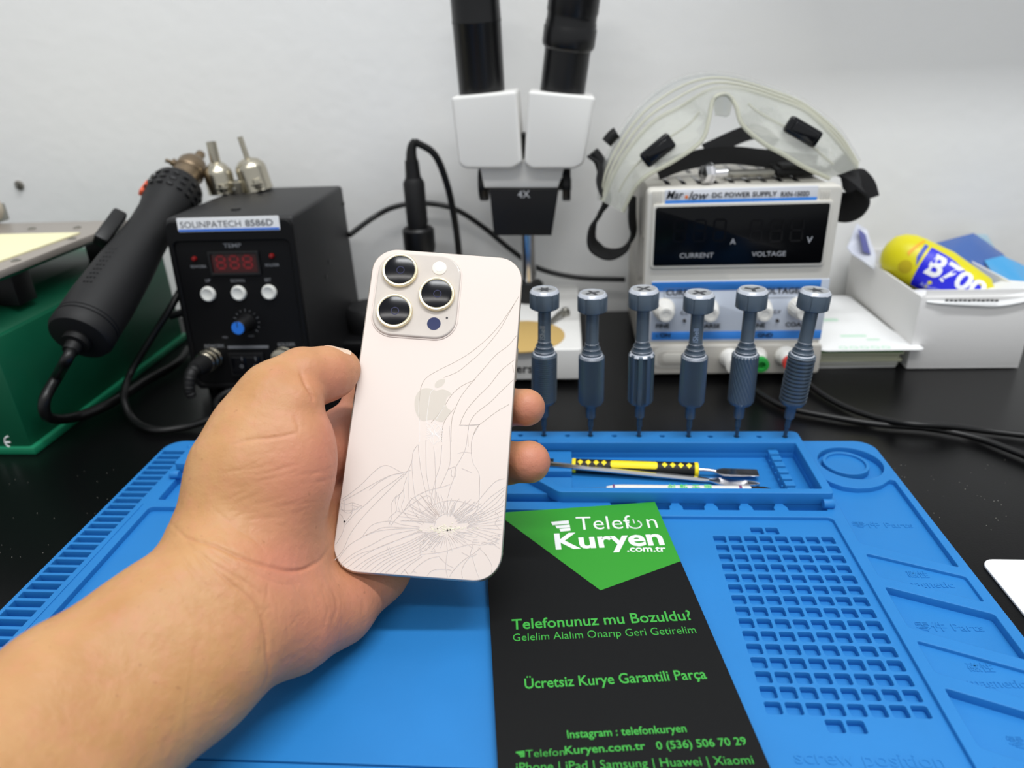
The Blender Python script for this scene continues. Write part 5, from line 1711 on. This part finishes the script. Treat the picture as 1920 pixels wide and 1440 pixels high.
def pt(name, items, m_, parent, dy=.0009):
    bm = B()
    for it in items:
        s_, px, py, h = it[:4]
        p = PY(px, py, PYF)
        text(bm, s_, h / .7, Matrix.Translation((p.x, PYF - dy, p.z)) @ RX90, .0001, it[4] if len(it) > 4 else 0, sx=it[5] if len(it) > 5 else 1, shear=it[6] if len(it) > 6 else 0)
    o = pb(name, bm, m_, parent, None)
    return o


def pfit(name, items, m_, parent, dy=.0009):
    """items: (string, px left, px right, py, cap height m, bold, shear)"""
    bm = B()
    for s_, xa_, xb_, py, h, bo, shr in items:
        a = PY(xa_, py, PYF); b = PY(xb_, py, PYF)
        t2 = B(); text(t2, s_, h / .70, Matrix.Identity(4), .0001, bo, 'LEFT', shear=shr)
        xs_ = [v.co.x for v in t2.verts]; k_ = (b.x - a.x) / (max(xs_) - min(xs_))
        bmesh.ops.translate(t2, verts=t2.verts, vec=(-min(xs_), 0, 0)); bmesh.ops.scale(t2, vec=(k_, 1, 1), verts=t2.verts)
        merge(bm, t2, Matrix.Translation((a.x, PYF - dy, a.z)) @ RX90)
    return pb(name, bm, m_, parent, None)


pfit('lettering', [('Mar', 1249, 1281, 366, .0056, .004, .35), ('low', 1291, 1328, 367, .0056, .004, .35)], m_ink, lb)
q = PY(1287, 369, PYF)
bm = B(); lathe(bm, [(.0011, 0), (.0011, .0003)], 14, (q.x, PYF - .0006, q.z), (0, -1, 0)); pb('orange_dot', bm, mat('orange_ink', (236, 120, 40), .5), lb)
pfit('lettering', [('DC POWER SUPPLY', 1335, 1456, 366, .0032, .01, 0), ('RXN-1502D', 1464, 1517, 364, .0032, .01, 0)], m_ink, lb)
for gx_ in (1225, 1541):
    for k in range(4):
        a = PY(gx_ + k * 5 - (0 if gx_ < 1300 else 2), 372, PYF)
        bm = B(); box(bm, (a.x, PYF - .0002, a.z), (.0006, .0012, .0105), .0002); pb('rib', bm, m_psu, fp)
# display window with raised frame
(xa, zb), (xb, za) = F_(1229, 388), F_(1539, 492)
bm = B()
fo = rpoly([(xa - .002, za - .002), (xb + .002, za - .002), (xb + .002, zb + .002), (xa - .002, zb + .002)], .003)
bprism(bm, fo, PYF - .0016, PYF + .001, .0006, 3); dw = pb('display_frame', bm, m_psu)
bm = B(); bprism(bm, rpoly([(xa, za), (xb, za), (xb, zb), (xa, zb)], .0018), PYF - .0020, PYF, .0003, 2); wd_ = pb('display_window', bm, mat('black_window', (5, 6, 9), .2, spec=.25), dw)
pt('lettering', [('CURRENT', 1305, 478, .0034, -.002, 1.1), ('VOLTAGE', 1440, 475, .0034, -.002, 1.1), ('A', 1373, 452, .0040, .0), ('V', 1516, 449, .0046, .0)], mat('dim_white_ink', (176, 178, 184), .5), wd_, .0022)
m_ds = mat('unlit_segments', (11, 11, 14), .2, spec=.25)
for px, col in ((1262, 0), (1404, 1)):
    p = PY(px, 452, PYF)
    bm = B(); digits(bm, '888', 0, 0, .0078, .0150, .0060, .0013, 0)
    bm.transform(Matrix.Translation((p.x, PYF - .0021, p.z)) @ RX90)
    pb('digits', bm, mat('unlit_red_segments', (7, 6, 8), .2, spec=.25) if not col else m_ds, wd_, None)
# control panel
cp_, _r = plate('control_panel', ((1222, 528), (1538, 637)), m_panel, None, .0006)
plate('blue_stripe', ((1222, 529), (1538, 541)), m_pblue, cp_, .0008, .0003)
plate('blue_stripe', ((1222, 622), (1538, 634)), m_pblue, cp_, .0008, .0003)
pt('lettering', [('CURRENT', 1285, 548, .0040, .02, 1.1), ('VOLTAGE', 1461, 545, .0040, .02, 1.1), ('FINE', 1242, 611, .0033, .02, 1.1), ('COARSE', 1325, 611, .0033, .02, 1.1), ('FINE', 1421, 610, .0033, .02, 1.1), ('COARSE', 1497, 608, .0033, .02, 1.1), ('C.C', 1283, 586, .0025, .01), ('C.V', 1456, 584, .0025, .01)], m_ink, cp_)
pt('lettering', [('- ON', 1243, 628, .0032, .02, 1.1), ('- GND', 1430, 628, .0032, .02, 1.1), ('A', 1298, 628, .0030, .02)], m_ink, cp_, .0011)
for px in (1283, 1457):
    q = PY(px, 600, PYF)
    bm = B(); lathe(bm, [(.0013, 0), (.0012, .0014), (0, .0018)], 16, (q.x, PYF - .0006, q.z), (0, -1, 0)); pb('indicator_light', bm, mat('dark_led', (60, 56, 56), .2), cp_)
for x0_, x1_ in ((1245, 1325), (1412, 1502)):
    (xa, zb), (xb, za) = F_(x0_, 541), F_(x1_, 557)
    bm = B()
    for a_, b_ in (((xa, za), (xb, za)), ((xa, zb), (xb, zb))): box2(bm, (a_[0], PYF - .0008, a_[1]), (b_[0], PYF - .0006, b_[1] + .0003))
    for x in (xa, xb): box2(bm, (x, PYF - .0008, za), (x + .0003, PYF - .0006, zb))
    pb('printed_frame', bm, m_greyink, cp_, None)
for px, py in ((1244, 578), (1326, 578), (1425, 577), (1497, 575)):
    q = PY(px, py, PYF)
    bm = B(); lathe(bm, [(.0082, 0), (.0082, .0015), (.0072, .002), (.0068, .010), (.0052, .0140), (.0050, .0150), (.0030, .0150), (.0030, .0146), (0, .0146)], 48, (q.x, PYF - .0005, q.z), (0, -1, 0), fn=lambda a, i, r, h: 1 + (.035 * math.cos(20 * a) if .005 < r < .0075 else 0)); pb('knob', bm, m_pwhite)
# lower skirt with switch recess and terminals
(xa, zb), (xb, za) = F_(1206, 646), F_(1532, 697)
bm = B(); bprism(bm, rpoly([(xa, za), (xb, za), (xb, zb), (xa, zb)], .003), PYF - .003, PYF + .002, .0012, 3); ls = pb('lower_skirt', bm, m_case)
q = PY(1268, 668, PYF)
for k, (rx, rz) in enumerate(((.018, .0085), (.0145, .0060), (.0110, .0040))):
    o1 = rpoly([(q.x - rx, q.z - rz), (q.x + rx, q.z - rz), (q.x + rx, q.z + rz), (q.x - rx, q.z + rz)], rz * .95, 8)
    bm = B(); bprism(bm, o1, PYF - .0034 - k * .0005, PYF, .0004, 2); pb('power_switch' if k == 2 else 'switch_surround', bm, m_psu if k % 2 == 0 else m_case, ls)
m_tr = mat('terminal_red', (214, 60, 52), .4); m_tg = mat('terminal_green', (44, 158, 66), .4)
for px, py, m_ in ((1366, 668, m_pwhite), (1416, 666, m_tg), (1470, 664, m_tr)):
    q = PY(px, py, PYF)
    bm = B(); lathe(bm, [(.0078, 0), (.0076, .002), (.0062, .0035), (.0058, .012)], 32, (q.x, PYF - .003, q.z), (0, -1, 0)); tb = pb('terminal_post', bm, m_pwhite)
    bm = B(); lathe(bm, [(.0056, .0115), (.0058, .013), (.0056, .0165), (.0030, .0168), (.0026, .0130), (0, .0128)], 28, (q.x, PYF - .003, q.z), (0, -1, 0)); pb('coloured_ring', bm, m_, tb)

# things lying on the power supply
ZT = .1421
p = PY(1328, 315, .532)
t = thing('bolt', 'shiny hexagonal bolt lying on the power supply under the goggles', 'bolt', (p.x, .532, ZT + .0058))
bm = B(); d_ = V((.93, .36, -.04)); lathe(bm, [(.0020, -.0045), (.0062, -.004), (.0064, 0), (.0064, .0008), (.0052, .0010)], 6, (0, 0, 0), d_); obj('head', bm, m_chrome, t, smooth=20)
bm = B(); lathe(bm, [(.0075, .0008), (.0075, .002)], 32, (0, 0, 0), d_)
pr = []
for k in range(9): pr += [(.0030, .002 + k * .0016), (.0025, .0028 + k * .0016)]
lathe(bm, pr, 20, (0, 0, 0), d_); obj('shank', bm, m_chrome, t)
bm = B(); c = PY(1405, 322, .555)
box2(bm, (c.x - .020, .545, ZT + .0002), (c.x + .016, .556, ZT + .0045), .0008, 2)
box2(bm, (c.x - .016, .543, ZT + .0020), (c.x + .006, .5455, ZT + .0035), .0005, 2)
tag(obj('metal_clip', bm, m_steel), 'flat metal clip lying behind the bolt on the power supply', 'clip')
bm = B(); box2(bm, (c.x + .017, .545, ZT + .0002), (c.x + .052, .585, ZT + .0060), .002, 2); box2(bm, (c.x + .020, .543, ZT + .0055), (c.x + .045, .560, ZT + .0085), .001, 2)
tag(obj('dark_pouch', bm, m_blackm), 'small dark folded pouch on top of the power supply, right of the metal clip', 'pouch')

# ================================================================ safety goggles
t = thing('safety_goggles', 'clear plastic safety goggles with black vents and strap, resting on the power supply', 'goggles', (.118, .56, ZT))
m_clear = mat('clear_pvc', (236, 238, 236), .16, trans=.8, ior=1.3, alpha=.42, spec=.9, bump=.9, bscale=45, coat=.6)
m_clr2 = mat('milky_pvc', (226, 228, 220), .2, trans=.6, ior=1.3, alpha=.58, spec=.9, bump=.9, bscale=45, coat=.6)
m_rim = mat('pvc_rim', (224, 224, 206), .2, trans=.3, ior=1.3, alpha=.8, spec=.8)
m_vis = mat('clear_visor', (238, 242, 246), .06, trans=.93, ior=1.18, alpha=.4, spec=.6)
m_strap = mat('black_elastic', (20, 20, 22), .8, bump=.5, bscale=1200)


def gobj(name, bm, m_, parent=None, smooth=60): return obj(name, bm, m_, parent or t, world=True, smooth=smooth)


def resample(P, n):
    L_ = [0]
    for a, b in zip(P, P[1:]): L_.append(L_[-1] + (b - a).length)
    out = []
    for k in range(n):
        s_ = L_[-1] * k / (n - 1)
        i = max(j for j in range(len(L_)) if L_[j] <= s_ + 1e-12)
        if i >= len(P) - 1: out.append(P[-1].copy()); continue
        u = (s_ - L_[i]) / max(L_[i + 1] - L_[i], 1e-9)
        out.append(P[i].lerp(P[i + 1], u))
    return out


def loft(bm, curves, n=60, th=0):
    R_ = [resample(catmull(c, 6), n) for c in curves]
    vs = [[bm.verts.new(p) for p in r] for r in R_]
    for a, b in zip(vs, vs[1:]):
        for i in range(n - 1): bm.faces.new((a[i], a[i + 1], b[i + 1], b[i]))
    bmesh.ops.recalc_face_normals(bm, faces=bm.faces)
    if th: bmesh.ops.solidify(bm, geom=bm.faces[:], thickness=th)
    return R_


g3 = lambda x, y, Y: PY(1060 + x / 2.323, 100 + y / 2.323, Y)
outer = [g3(150, 640, .560), g3(165, 500, .566), g3(250, 330, .575), g3(350, 210, .585), g3(480, 120, .595), g3(620, 90, .600), g3(750, 105, .600), g3(880, 145, .598), g3(1000, 190, .592), g3(1100, 255, .585), g3(1200, 345, .575), g3(1278, 475, .566)]
mid = [g3(165, 645, .540), g3(215, 520, .542), g3(290, 400, .546), g3(390, 295, .552), g3(500, 235, .556), g3(620, 165, .558), g3(700, 150, .558), g3(800, 165, .556), g3(930, 205, .554), g3(1050, 255, .550), g3(1170, 370, .545), g3(1270, 500, .545)]
inner = [g3(250, 690, .528), g3(300, 590, .526), g3(360, 530, .524), g3(470, 470, .524), g3(590, 385, .526), g3(625, 290, .530), g3(645, 200, .534), g3(700, 178, .536), g3(742, 225, .532), g3(770, 310, .528), g3(860, 390, .524), g3(950, 440, .522), g3(1050, 500, .522), g3(1150, 545, .526)]
bm = B(); R1 = loft(bm, [outer, mid], 64, .0016); gobj('side_shield', bm, m_clear)
bm = B(); R2 = loft(bm, [mid, inner], 64, .0016); gobj('face_flange', bm, m_clr2)
bm = B(); tube(bm, resample(catmull(mid, 6), 60), .0016, 10, 0); gobj('frame_rim', bm, m_rim)
bm = B(); tube(bm, resample(catmull(inner, 6), 70), .0015, 10, 0); gobj('face_seal', bm, m_rim)
bm = B(); tube(bm, resample(catmull(outer, 6), 60), .0018, 10, 0); gobj('lens_rim', bm, m_clear)
ra = resample(catmull(outer, 6), 60); rb = resample(catmull(mid, 6), 60); rc2 = resample(catmull(inner, 6), 60)
for f_ in (.33, .66):
    bm = B(); tube(bm, [p.lerp(q, f_) + V((0, -.0006, .0004)) for p, q in zip(ra, rb)], .0009, 8, 0); gobj('moulded_rib', bm, m_rim)
bm = B(); tube(bm, [p.lerp(q, .5) + V((0, -.0008, 0)) for p, q in zip(rb, rc2)][3:25], .0009, 8, 0); gobj('moulded_rib', bm, m_rim)
bm = B(); tube(bm, [p.lerp(q, .5) + V((0, -.0008, 0)) for p, q in zip(rb, rc2)][36:57], .0009, 8, 0); gobj('moulded_rib', bm, m_rim)
# visor lens behind: from the outer rim down to the supply's lid
low = [V((p.x * .93 + .118 * .07, .612 + (.02 if 3 < i < 9 else .01), max(ZT + .004, p.z - .050))) for i, p in enumerate(outer)]
bm = B(); loft(bm, [outer, low], 50, .0012); gobj('visor', bm, m_vis)
# nose bridge block
bm = B(); loft(bm, [[g3(640, 190, .534), g3(700, 172, .535), g3(735, 195, .533)], [g3(650, 265, .540), g3(700, 272, .541), g3(718, 262, .540)]], 12, .002); gobj('nose_bridge', bm, m_clr2)
# vents
for pts in ([(322, 440), (445, 338), (492, 395), (350, 515)], [(985, 266), (1120, 345), (1085, 418), (945, 335)]):
    c4 = [g3(x, y, .529) for x, y in pts]
    ctr = sum(c4, V()) / 4
    ex = (c4[1] - c4[0]).normalized(); ey = (c4[2] - c4[1]); ey = (ey - ex * ey.dot(ex)).normalized(); ez = ex.cross(ey)
    if ez.y > 0: ey = -ey; ez = -ez
    Wd = (c4[1] - c4[0]).length; Hd = (c4[2] - c4[1]).length
    bm = B(); box(bm, (0, 0, 0), (Wd, Hd, .007), .0022, 3)
    box(bm, (0, 0, .0042), (Wd * .72, Hd * .62, .0025), .001, 2)
    bm.transform(Matrix.Translation(ctr) @ Matrix((ex, ey, ez)).transposed().to_4x4())
    gobj('vent_cap', bm, m_gloss)
# strap lugs
for pts in ([(120, 430), (150, 470), (165, 520)], [(180, 390), (205, 360), (225, 345)]):
    bm = B(); tube(bm, [g3(x, y, .570) for x, y in pts], .0045, 12, 6); gobj('strap_lug', bm, m_black)
# strap: hanging loop on the left
X_ = V((1, 0, 0)); Yv = V((0, 1, 0))
P = [g3(118, 440, .572), g3(160, 480, .568), g3(160, 560, .560), g3(175, 640, .552), g3(150, 700, .548), g3(118, 760, .546), g3(120, 830, .547), g3(180, 868, .552), g3(250, 850, .560), g3(295, 790, .568), g3(318, 700, .574), g3(322, 620, .578)]
P = [V((min(p.x, X0 - .004) if i > 6 else p.x, p.y, p.z)) for i, p in enumerate(P)]
bm = B(); ribbon(bm, P, V((.35, 1, .1)), .019, .0015); st_ = gobj('strap', bm, m_strap)
# band lying across the lid
P = [V((g3(400, 520, .56).x, .560, ZT + .004)), V((g3(520, 470, .57).x, .566, ZT + .010)), V((g3(700, 440, .57).x, .570, ZT + .013)), V((g3(900, 470, .57).x, .570, ZT + .009)), V((g3(1100, 520, .56).x, .566, ZT + .005))]
bm = B(); ribbon(bm, P, V((.05, .35, 1)), .013, .0015); gobj('strap', bm, m_strap)
P = [V((g3(590, 410, .61).x, .590, ZT + .014)), V((g3(800, 385, .61).x, .600, ZT + .026)), V((g3(890, 410, .61).x, .596, ZT + .016))]
bm = B(); ribbon(bm, P, V((.05, .5, .8)), .012, .0015); gobj('strap', bm, m_strap)
# right: folded strap end
P = [g3(1170, 470, .556), g3(1215, 500, .550), g3(1262, 550, .546), g3(1290, 605, .544), g3(1275, 650, .546), g3(1235, 672, .552), g3(1190, 665, .560), g3(1172, 640, .566)]
bm = B(); ribbon(bm, P, V((-.15, .75, .65)), .022, .0018); gobj('strap', bm, m_strap)
P = [g3(1175, 480, .575), g3(1225, 520, .570), g3(1285, 580, .564), g3(1305, 640, .560)]
bm = B(); ribbon(bm, P, V((-.7, .4, .6)), .020, .0018); gobj('strap', bm, m_strap)

# ================================================================ stack of leaflets, top sheet, white box
rs = random.Random(11)
SXa, SXb = .1915, .2555
n_ = 8
for k in range(n_):
    z0 = .0003 + k * .00232
    col = [(238, 238, 236), (200, 200, 190), (236, 236, 232), (186, 188, 164), (200, 202, 180), (184, 188, 160), (196, 200, 172), (44, 120, 26)][k]
    dx_ = rs.uniform(-.0012, .0012); dy_ = rs.uniform(-.0012, .0012)
    t = thing('leaflet_bundle', ['lowest, white bundle of the leaflet pile right of the power supply', 'second leaflet bundle from the bottom of the pile beside the white box', 'third leaflet bundle from the bottom of the pile beside the white box', 'fourth leaflet bundle from the bottom, with yellowish edges', 'fourth leaflet bundle from the top, with pale olive edges', 'third leaflet bundle from the top of the pile beside the white box', 'second leaflet bundle from the top, just under the green one', 'green-edged bundle on top of the leaflet pile, under the white sheet'][k], 'leaflets', (SXa + dx_, .519 + dy_ - k * .0011, z0), (0, 0, rs.uniform(-.012, .012)), 'leaflet pile right of the power supply')
    th = .00226 if k < 7 else .0016
    bm = B()
    for j in range(3):
        prism(bm, rpoly([(0, 0), (SXb - SXa - j * .0004, -.0008 * j), (SXb - SXa, .120), (0, .120)], .004), [], j * th / 3, (j + 1) * th / 3 - .0001, 0)
    obj('pages', bm, mat('sheet_edges_%d%d%d' % col, col, .65), t, smooth=None)
# top sheet, white with pale green print, overhanging to the right
zt = .0192
c = [PZ(1533, 640, zt), PZ(1716, 636, zt), PZ(1648, 570, zt), PZ(1610, 545, zt), PZ(1540, 505, zt)]
ov = .2585
t = thing('top_sheet', 'white sheet with faint green print lying on the leaflet pile', 'paper sheet', (SXa, .519, zt + .0002))
bm = B()
loc_ = [(-.001, -.022), (.062, -.024), (ov - SXa, -.022), (ov - SXa + .0, -.012), (ov - SXa - .0015, .060), (ov - SXa - .002, .118), (-.001, .118)]
t2 = B(); prism(t2, rpoly([(-.001, -.0118), (PZ(1718, 640, zt).x - SXa, -.0112), (ov - SXa + .0008, .030), (ov - SXa - .0015, .118), (-.001, .118)], .007, 8), [], 0, .0004, 0)
merge(bm, t2)
obj('sheet', bm, m_paper, t, smooth=None)
m_pg = mat('pale_green_print', (196, 228, 208), .6)
bm = B(); text(bm, 'KUYRU', .012, Matrix.Translation((.036, -.006, .00045)) @ Matrix.Rotation(.02, 4, 'Z'), .00004, .01, sx=1.2); bm.free()
bm = B()
for x_, y_, w_, h_ in ((.034, .018, .020, .0045), (.046, .010, .010, .0035), (.020, .055, .030, .006), (.012, .075, .03, .004)):
    prism(bm, rrect(x_ - w_ / 2, y_ - h_ / 2, x_ + w_ / 2, y_ + h_ / 2, h_ * .4), [], .0004, .00048)
for k in range(5):
    prism(bm, circ(.018 + k * .0078, -.006, .0034, 20, .0030), [circ(.018 + k * .0078, -.006, .0020, 16, .0016)], .0004, .00048)
obj('printed_marks', bm, m_pg, t, smooth=None)

bx0, bx1, by0, by1, bz = .2605, .3425, .5165, .6560, .0580
t = thing('white_box', 'open white cardboard box holding the glue tube and blue film', 'box', ((bx0 + bx1) / 2, by0, 0))
o0 = V(((bx0 + bx1) / 2, by0, 0))
m_cb = mat('white_cardboard', (232, 231, 230), .6, bump=.1, bscale=300)
qb = lambda name, a, b_, m_=m_cb, r=.0006, parent=None: (lambda bm: (box2(bm, V(a) - o0, V(b_) - o0, r), obj(name, bm, m_, parent or t))[1])(B())
qb('bottom_panel', (bx0, by0, .0004), (bx1, by1, .0020))
qb('side_panel', (bx0, by0, .0010), (bx0 + .0018, by1, bz)); qb('side_panel', (bx1 - .0018, by0, .001), (bx1, by1, bz))
qb('side_panel', (bx0 + .001, by1 - .0018, .001), (bx1 - .001, by1, bz)); qb('side_panel', (bx0 + .001, by0, .001), (bx1 - .001, by0 + .0018, bz - .0003))
qb('inner_flap', (bx0 + .0040, by0 + .0022, .010), (bx1 - .003, by0 + .0032, bz + .0045))

# instruction sheet curled over the box's front edge
P0 = [PY(1738, 556, .521), PY(1775, 549, .521), PY(1830, 552, .520), PY(1880, 549, .520), PY(1950, 530, .522)]
P1 = [PY(1738, 566, .5152), PY(1775, 570, .5145), PY(1830, 573, .5142), PY(1880, 573, .5142), PY(1950, 560, .5145)]
P2 = [p + V((0, .040, -.010)) for p in P0]
bm = B(); loft(bm, [P2, P0, P1], 30, .0004)
o_ = obj('instruction_sheet', bm, m_paper, smooth=60); tag(o_, 'crumpled white printed sheet curling over the front edge of the white box', 'paper')
o1 = V(o_.location)
bm = B()
for k in range(12):
    p = PY(1775 + k * 8.5, 563, .5138); box(bm, (p.x - o1.x, .5135 - o1.y, p.z - o1.z - (k % 3) * .0001), (.0024, .0003, .0016))
q_ = obj('printed_line', bm, m_ink, o_, smooth=None); q_['kind'] = 'stuff'

# glue tube
A_ = PY(1693, 490, .590); Bq = PY(1838, 552, .553)
A_.z = max(A_.z, .067); A_.x += .002; d_ = (Bq - A_).normalized()
L = (Bq - A_).length
nrm_ = (CAM - A_).normalized()
TMx = fr(V(), d_, nrm_).to_3x3()
t = thing('glue_tube', 'yellow glue tube with a blue label and white lettering, lying in the white box', 'glue tube', A_, TMx)
m_ty = mat('yellow_tube', (222, 212, 24), .38, bump=.06, bscale=400)
rr_ = lambda u: .0195 * (1 - .30 * max(0, (u - .45) / .55))
bm = B(); lathe(bm, [(0, -.0185), (.006, -.018), (.012, -.0155), (.0165, -.010), (.0190, -.003), (.0195, .004)] + [(rr_(u), L * u) for u in (.2, .45, .6, .8, 1.0)] + [(.010, L * 1.06), (.0095, L * 1.08)], 56, (0, 0, 0), (1, 0, 0)); bd = obj('tube_body', bm, m_ty, t)
bm = B(); lathe(bm, [(.0075, L * 1.07), (.0078, L * 1.09), (.0068, L * 1.20), (.005, L * 1.21)], 28, (0, 0, 0), (1, 0, 0), fn=lambda a, i, r, h: 1 + .04 * math.cos(14 * a)); obj('cap', bm, m_black, t)


def twrap(poly, rot, lift, th=.0002, cuts=6):
    bm = B(); prism(bm, poly, [], -th / 2, th / 2)
    bmesh.ops.triangulate(bm, faces=bm.faces)
    bmesh.ops.subdivide_edges(bm, edges=bm.edges[:], cuts=cuts, use_grid_fill=True)
    return tw(bm, rot, lift)


def tw(bm, rot, lift):
    for v in bm.verts:
        x, y, z = v.co
        r = (rr_(max(0, x / L)) if x > .004 else .0195 * math.sqrt(max(.05, 1 - (min(0, x) / .0187) ** 2))) + lift + z
        a = y / .0185 + rot
        v.co = V((x, math.sin(a) * r, math.cos(a) * r))
    bmesh.ops.recalc_face_normals(bm, faces=bm.faces)
    return bm


m_tb = mat('label_deep_blue', (28, 30, 214), .4)
obj('blue_label', twrap([(L * .26, -.0185), (L * .22, .0165), (L * .55, .0150), (L * 1.0, .0065), (L * 1.0, -.0175)], 0, .0001), m_tb, t, smooth=60)
bm = B(); text(bm, 'B7000', .0225, Matrix.Translation((L * .31, .0035, 0)), .0001, .03, 'LEFT', sx=.95)
bmesh.ops.triangulate(bm, faces=bm.faces); bmesh.ops.subdivide_edges(bm, edges=bm.edges[:], cuts=1)
obj('lettering', tw(bm, 0, .0003), m_whiteink, t, smooth=None)
bm = B(); text(bm, 'ADHESIVE GLUE', .0050, Matrix.Translation((L * .36, -.0125, 0)), .0001, .0, 'LEFT', sx=.95)
bmesh.ops.triangulate(bm, faces=bm.faces)
obj('lettering', tw(bm, 0, .0003), mat('light_blue_ink', (170, 178, 240), .5), t, smooth=None)
obj('emblem', twrap(circ(L * .10, -.006, .0052, 20), 0, .0002, cuts=2), mat('dark_yellow_print', (196, 176, 20), .5), t, smooth=60)
obj('blue_band', twrap([(L * .15, .004), (L * .13, .0165), (L * .18, .0165), (L * .21, -.002)], 0, .0002, cuts=3), mat('label_mid_blue', (60, 84, 190), .5), t, smooth=60)
obj('orange_band', twrap([(L * .02, .004), (L * .08, .020), (L * .11, .020), (L * .06, .002)], 0, .0002, cuts=3), mat('orange_band', (236, 170, 30), .5), t, smooth=60)

# blue film sheets
m_film = mat('blue_film', (46, 92, 168), .25, spec=.6); m_film2 = mat('light_blue_film', (70, 158, 214), .2, spec=.6)


def sheet(name, pts, m_, label, cat, th=.0005):
    bm = B(); f_ = [bm.verts.new(p) for p in pts]
    bm.faces.new(f_); bmesh.ops.triangulate(bm, faces=bm.faces)
    bmesh.ops.subdivide_edges(bm, edges=bm.edges[:], cuts=3, use_grid_fill=True)
    for v in bm.verts: v.co += V((0, 0, .0012 * noise.noise(v.co * 60)))
    bmesh.ops.recalc_face_normals(bm, faces=bm.faces)
    bmesh.ops.solidify(bm, geom=bm.faces[:], thickness=th)
    return tag(obj(name, bm, m_, smooth=60), label, cat)


sheet('blue_film', [PY(1735, 462, .640), PY(1825, 437, .650), PY(1850, 455, .648), PY(1880, 478, .640), PY(1905, 510, .620), PY(1890, 545, .560), PY(1850, 552, .545), PY(1775, 500, .590)], m_film, 'dark blue plastic film standing in the white box behind the glue tube', 'film')
sheet('blue_film', [PY(1845, 490, .615), PY(1880, 480, .618), PY(1922, 500, .612), PY(1928, 545, .575), PY(1890, 554, .555)], m_film2, 'bright light-blue film at the right of the white box', 'film')
sheet('torn_film', [PY(1830, 438, .652), PY(1850, 440, .652), PY(1868, 470, .650), PY(1852, 475, .650)], mat('pale_cyan_film', (196, 226, 240), .3), 'pale torn strip of film at the top of the dark blue film', 'film')
# printed bag at the box's back left
sheet('printed_bag', [PY(1588, 465, .640), PY(1606, 420, .652), PY(1625, 432, .650), PY(1642, 480, .620), PY(1640, 505, .595), PY(1600, 478, .620)], mat('lilac_bag', (206, 210, 224), .4), 'pale bag corner with purple print sticking up at the box\'s left rear', 'bag')
bg2 = bpy.data.objects['printed_bag']; o1 = V(bg2.location)
bm = B(); c_ = [PY(1609, 430, .6455), PY(1622, 440, .6445), PY(1632, 478, .618), PY(1618, 472, .619)]
f_ = [bm.verts.new(p - o1) for p in c_]; bm.faces.new(f_); bmesh.ops.recalc_face_normals(bm, faces=bm.faces); bmesh.ops.solidify(bm, geom=bm.faces[:], thickness=.0006)
obj('purple_print', bm, mat('purple_blue_print', (84, 88, 150), .5), bg2, smooth=None)
bm = B(); box2(bm, (bx0 + .004, .530, .020), (bx0 + .030, .640, .046), .002); tag(obj('dark_packet', bm, mat('dark_packet', (44, 46, 66), .4, var=.3, vscale=120)), 'dark packet inside the white box under the glue tube', 'packet')

# ================================================================ cables on the right of the bench
m_c = m_cable
P = [PZ(1395, 712, .003), PZ(1425, 738, .003), PZ(1475, 764, .003), PZ(1560, 782, .003), PZ(1650, 796, .003), PZ(1740, 803, .003), PZ(1820, 818, .003), PZ(1880, 838, .003), PZ(1960, 872, .003), PZ(2060, 930, .003), V((.42, .30, .003)), V((.60, .22, .003)), V((.85, .20, .003)), V((1.2, .30, .003))]
bm = B(); tube(bm, P, .0021, 12)
tag(obj('desk_cable', bm, m_c), 'black cable on the bench right of the screwdrivers, the nearer of the two', 'cable')
P = [PZ(1500, 705, .003), PZ(1535, 735, .003), PZ(1585, 763, .003), PZ(1650, 785, .0050), PZ(1710, 795, .0082), PZ(1780, 799, .0070), PZ(1850, 808, .003), PZ(1960, 820, .003), PZ(2080, 830, .003), V((.55, .36, .003)), V((.80, .37, .003)), V((1.25, .45, .003))]
bm = B(); tube(bm, P, .0021, 12)
tag(obj('desk_cable', bm, m_c), 'black cable on the bench right of the screwdrivers, the farther of the two', 'cable')

# white card at the right edge
a = PZ(1856, 1100, .0012); b = PZ(1885, 1049, .0012)
t = thing('white_card', 'blank white rounded card lying on the bench at the right edge of the photo', 'card', (.1885, .2975, .0001))
yb = PZ(1890, 1049, .0012).y
bm = B(); prism(bm, rrect(PZ(1862, 1080, .0012).x - .1885, yb - .17 - .2975, .10, yb - .2975, .006), [], 0, .0012, .0002); obj('card', bm, m_paper, t, smooth=None)
# specks on the mat and bench
bm = B()
rs = random.Random(4)
for k in range(60):
    px, py = rs.uniform(1500, 1900), rs.uniform(860, 1000)
    p = PZ(px, py, 0)
    if p.x < .19: continue
    lathe(bm, [(rs.uniform(.0001, .0003), 0), (.0001, .0002)], 5, (p.x, p.y, .0001))
for k in range(40):
    p = PZ(rs.uniform(0, 300), rs.uniform(880, 1050), 0)
    if p.x > -.266: continue
    lathe(bm, [(rs.uniform(.0001, .0002), 0), (.0001, .0002)], 5, (p.x, p.y, .0001))
tag(obj('dust', bm, mat('dust_specks', (150, 148, 140), .8)), 'pale dust specks scattered over the black bench', 'dust', kind='stuff')
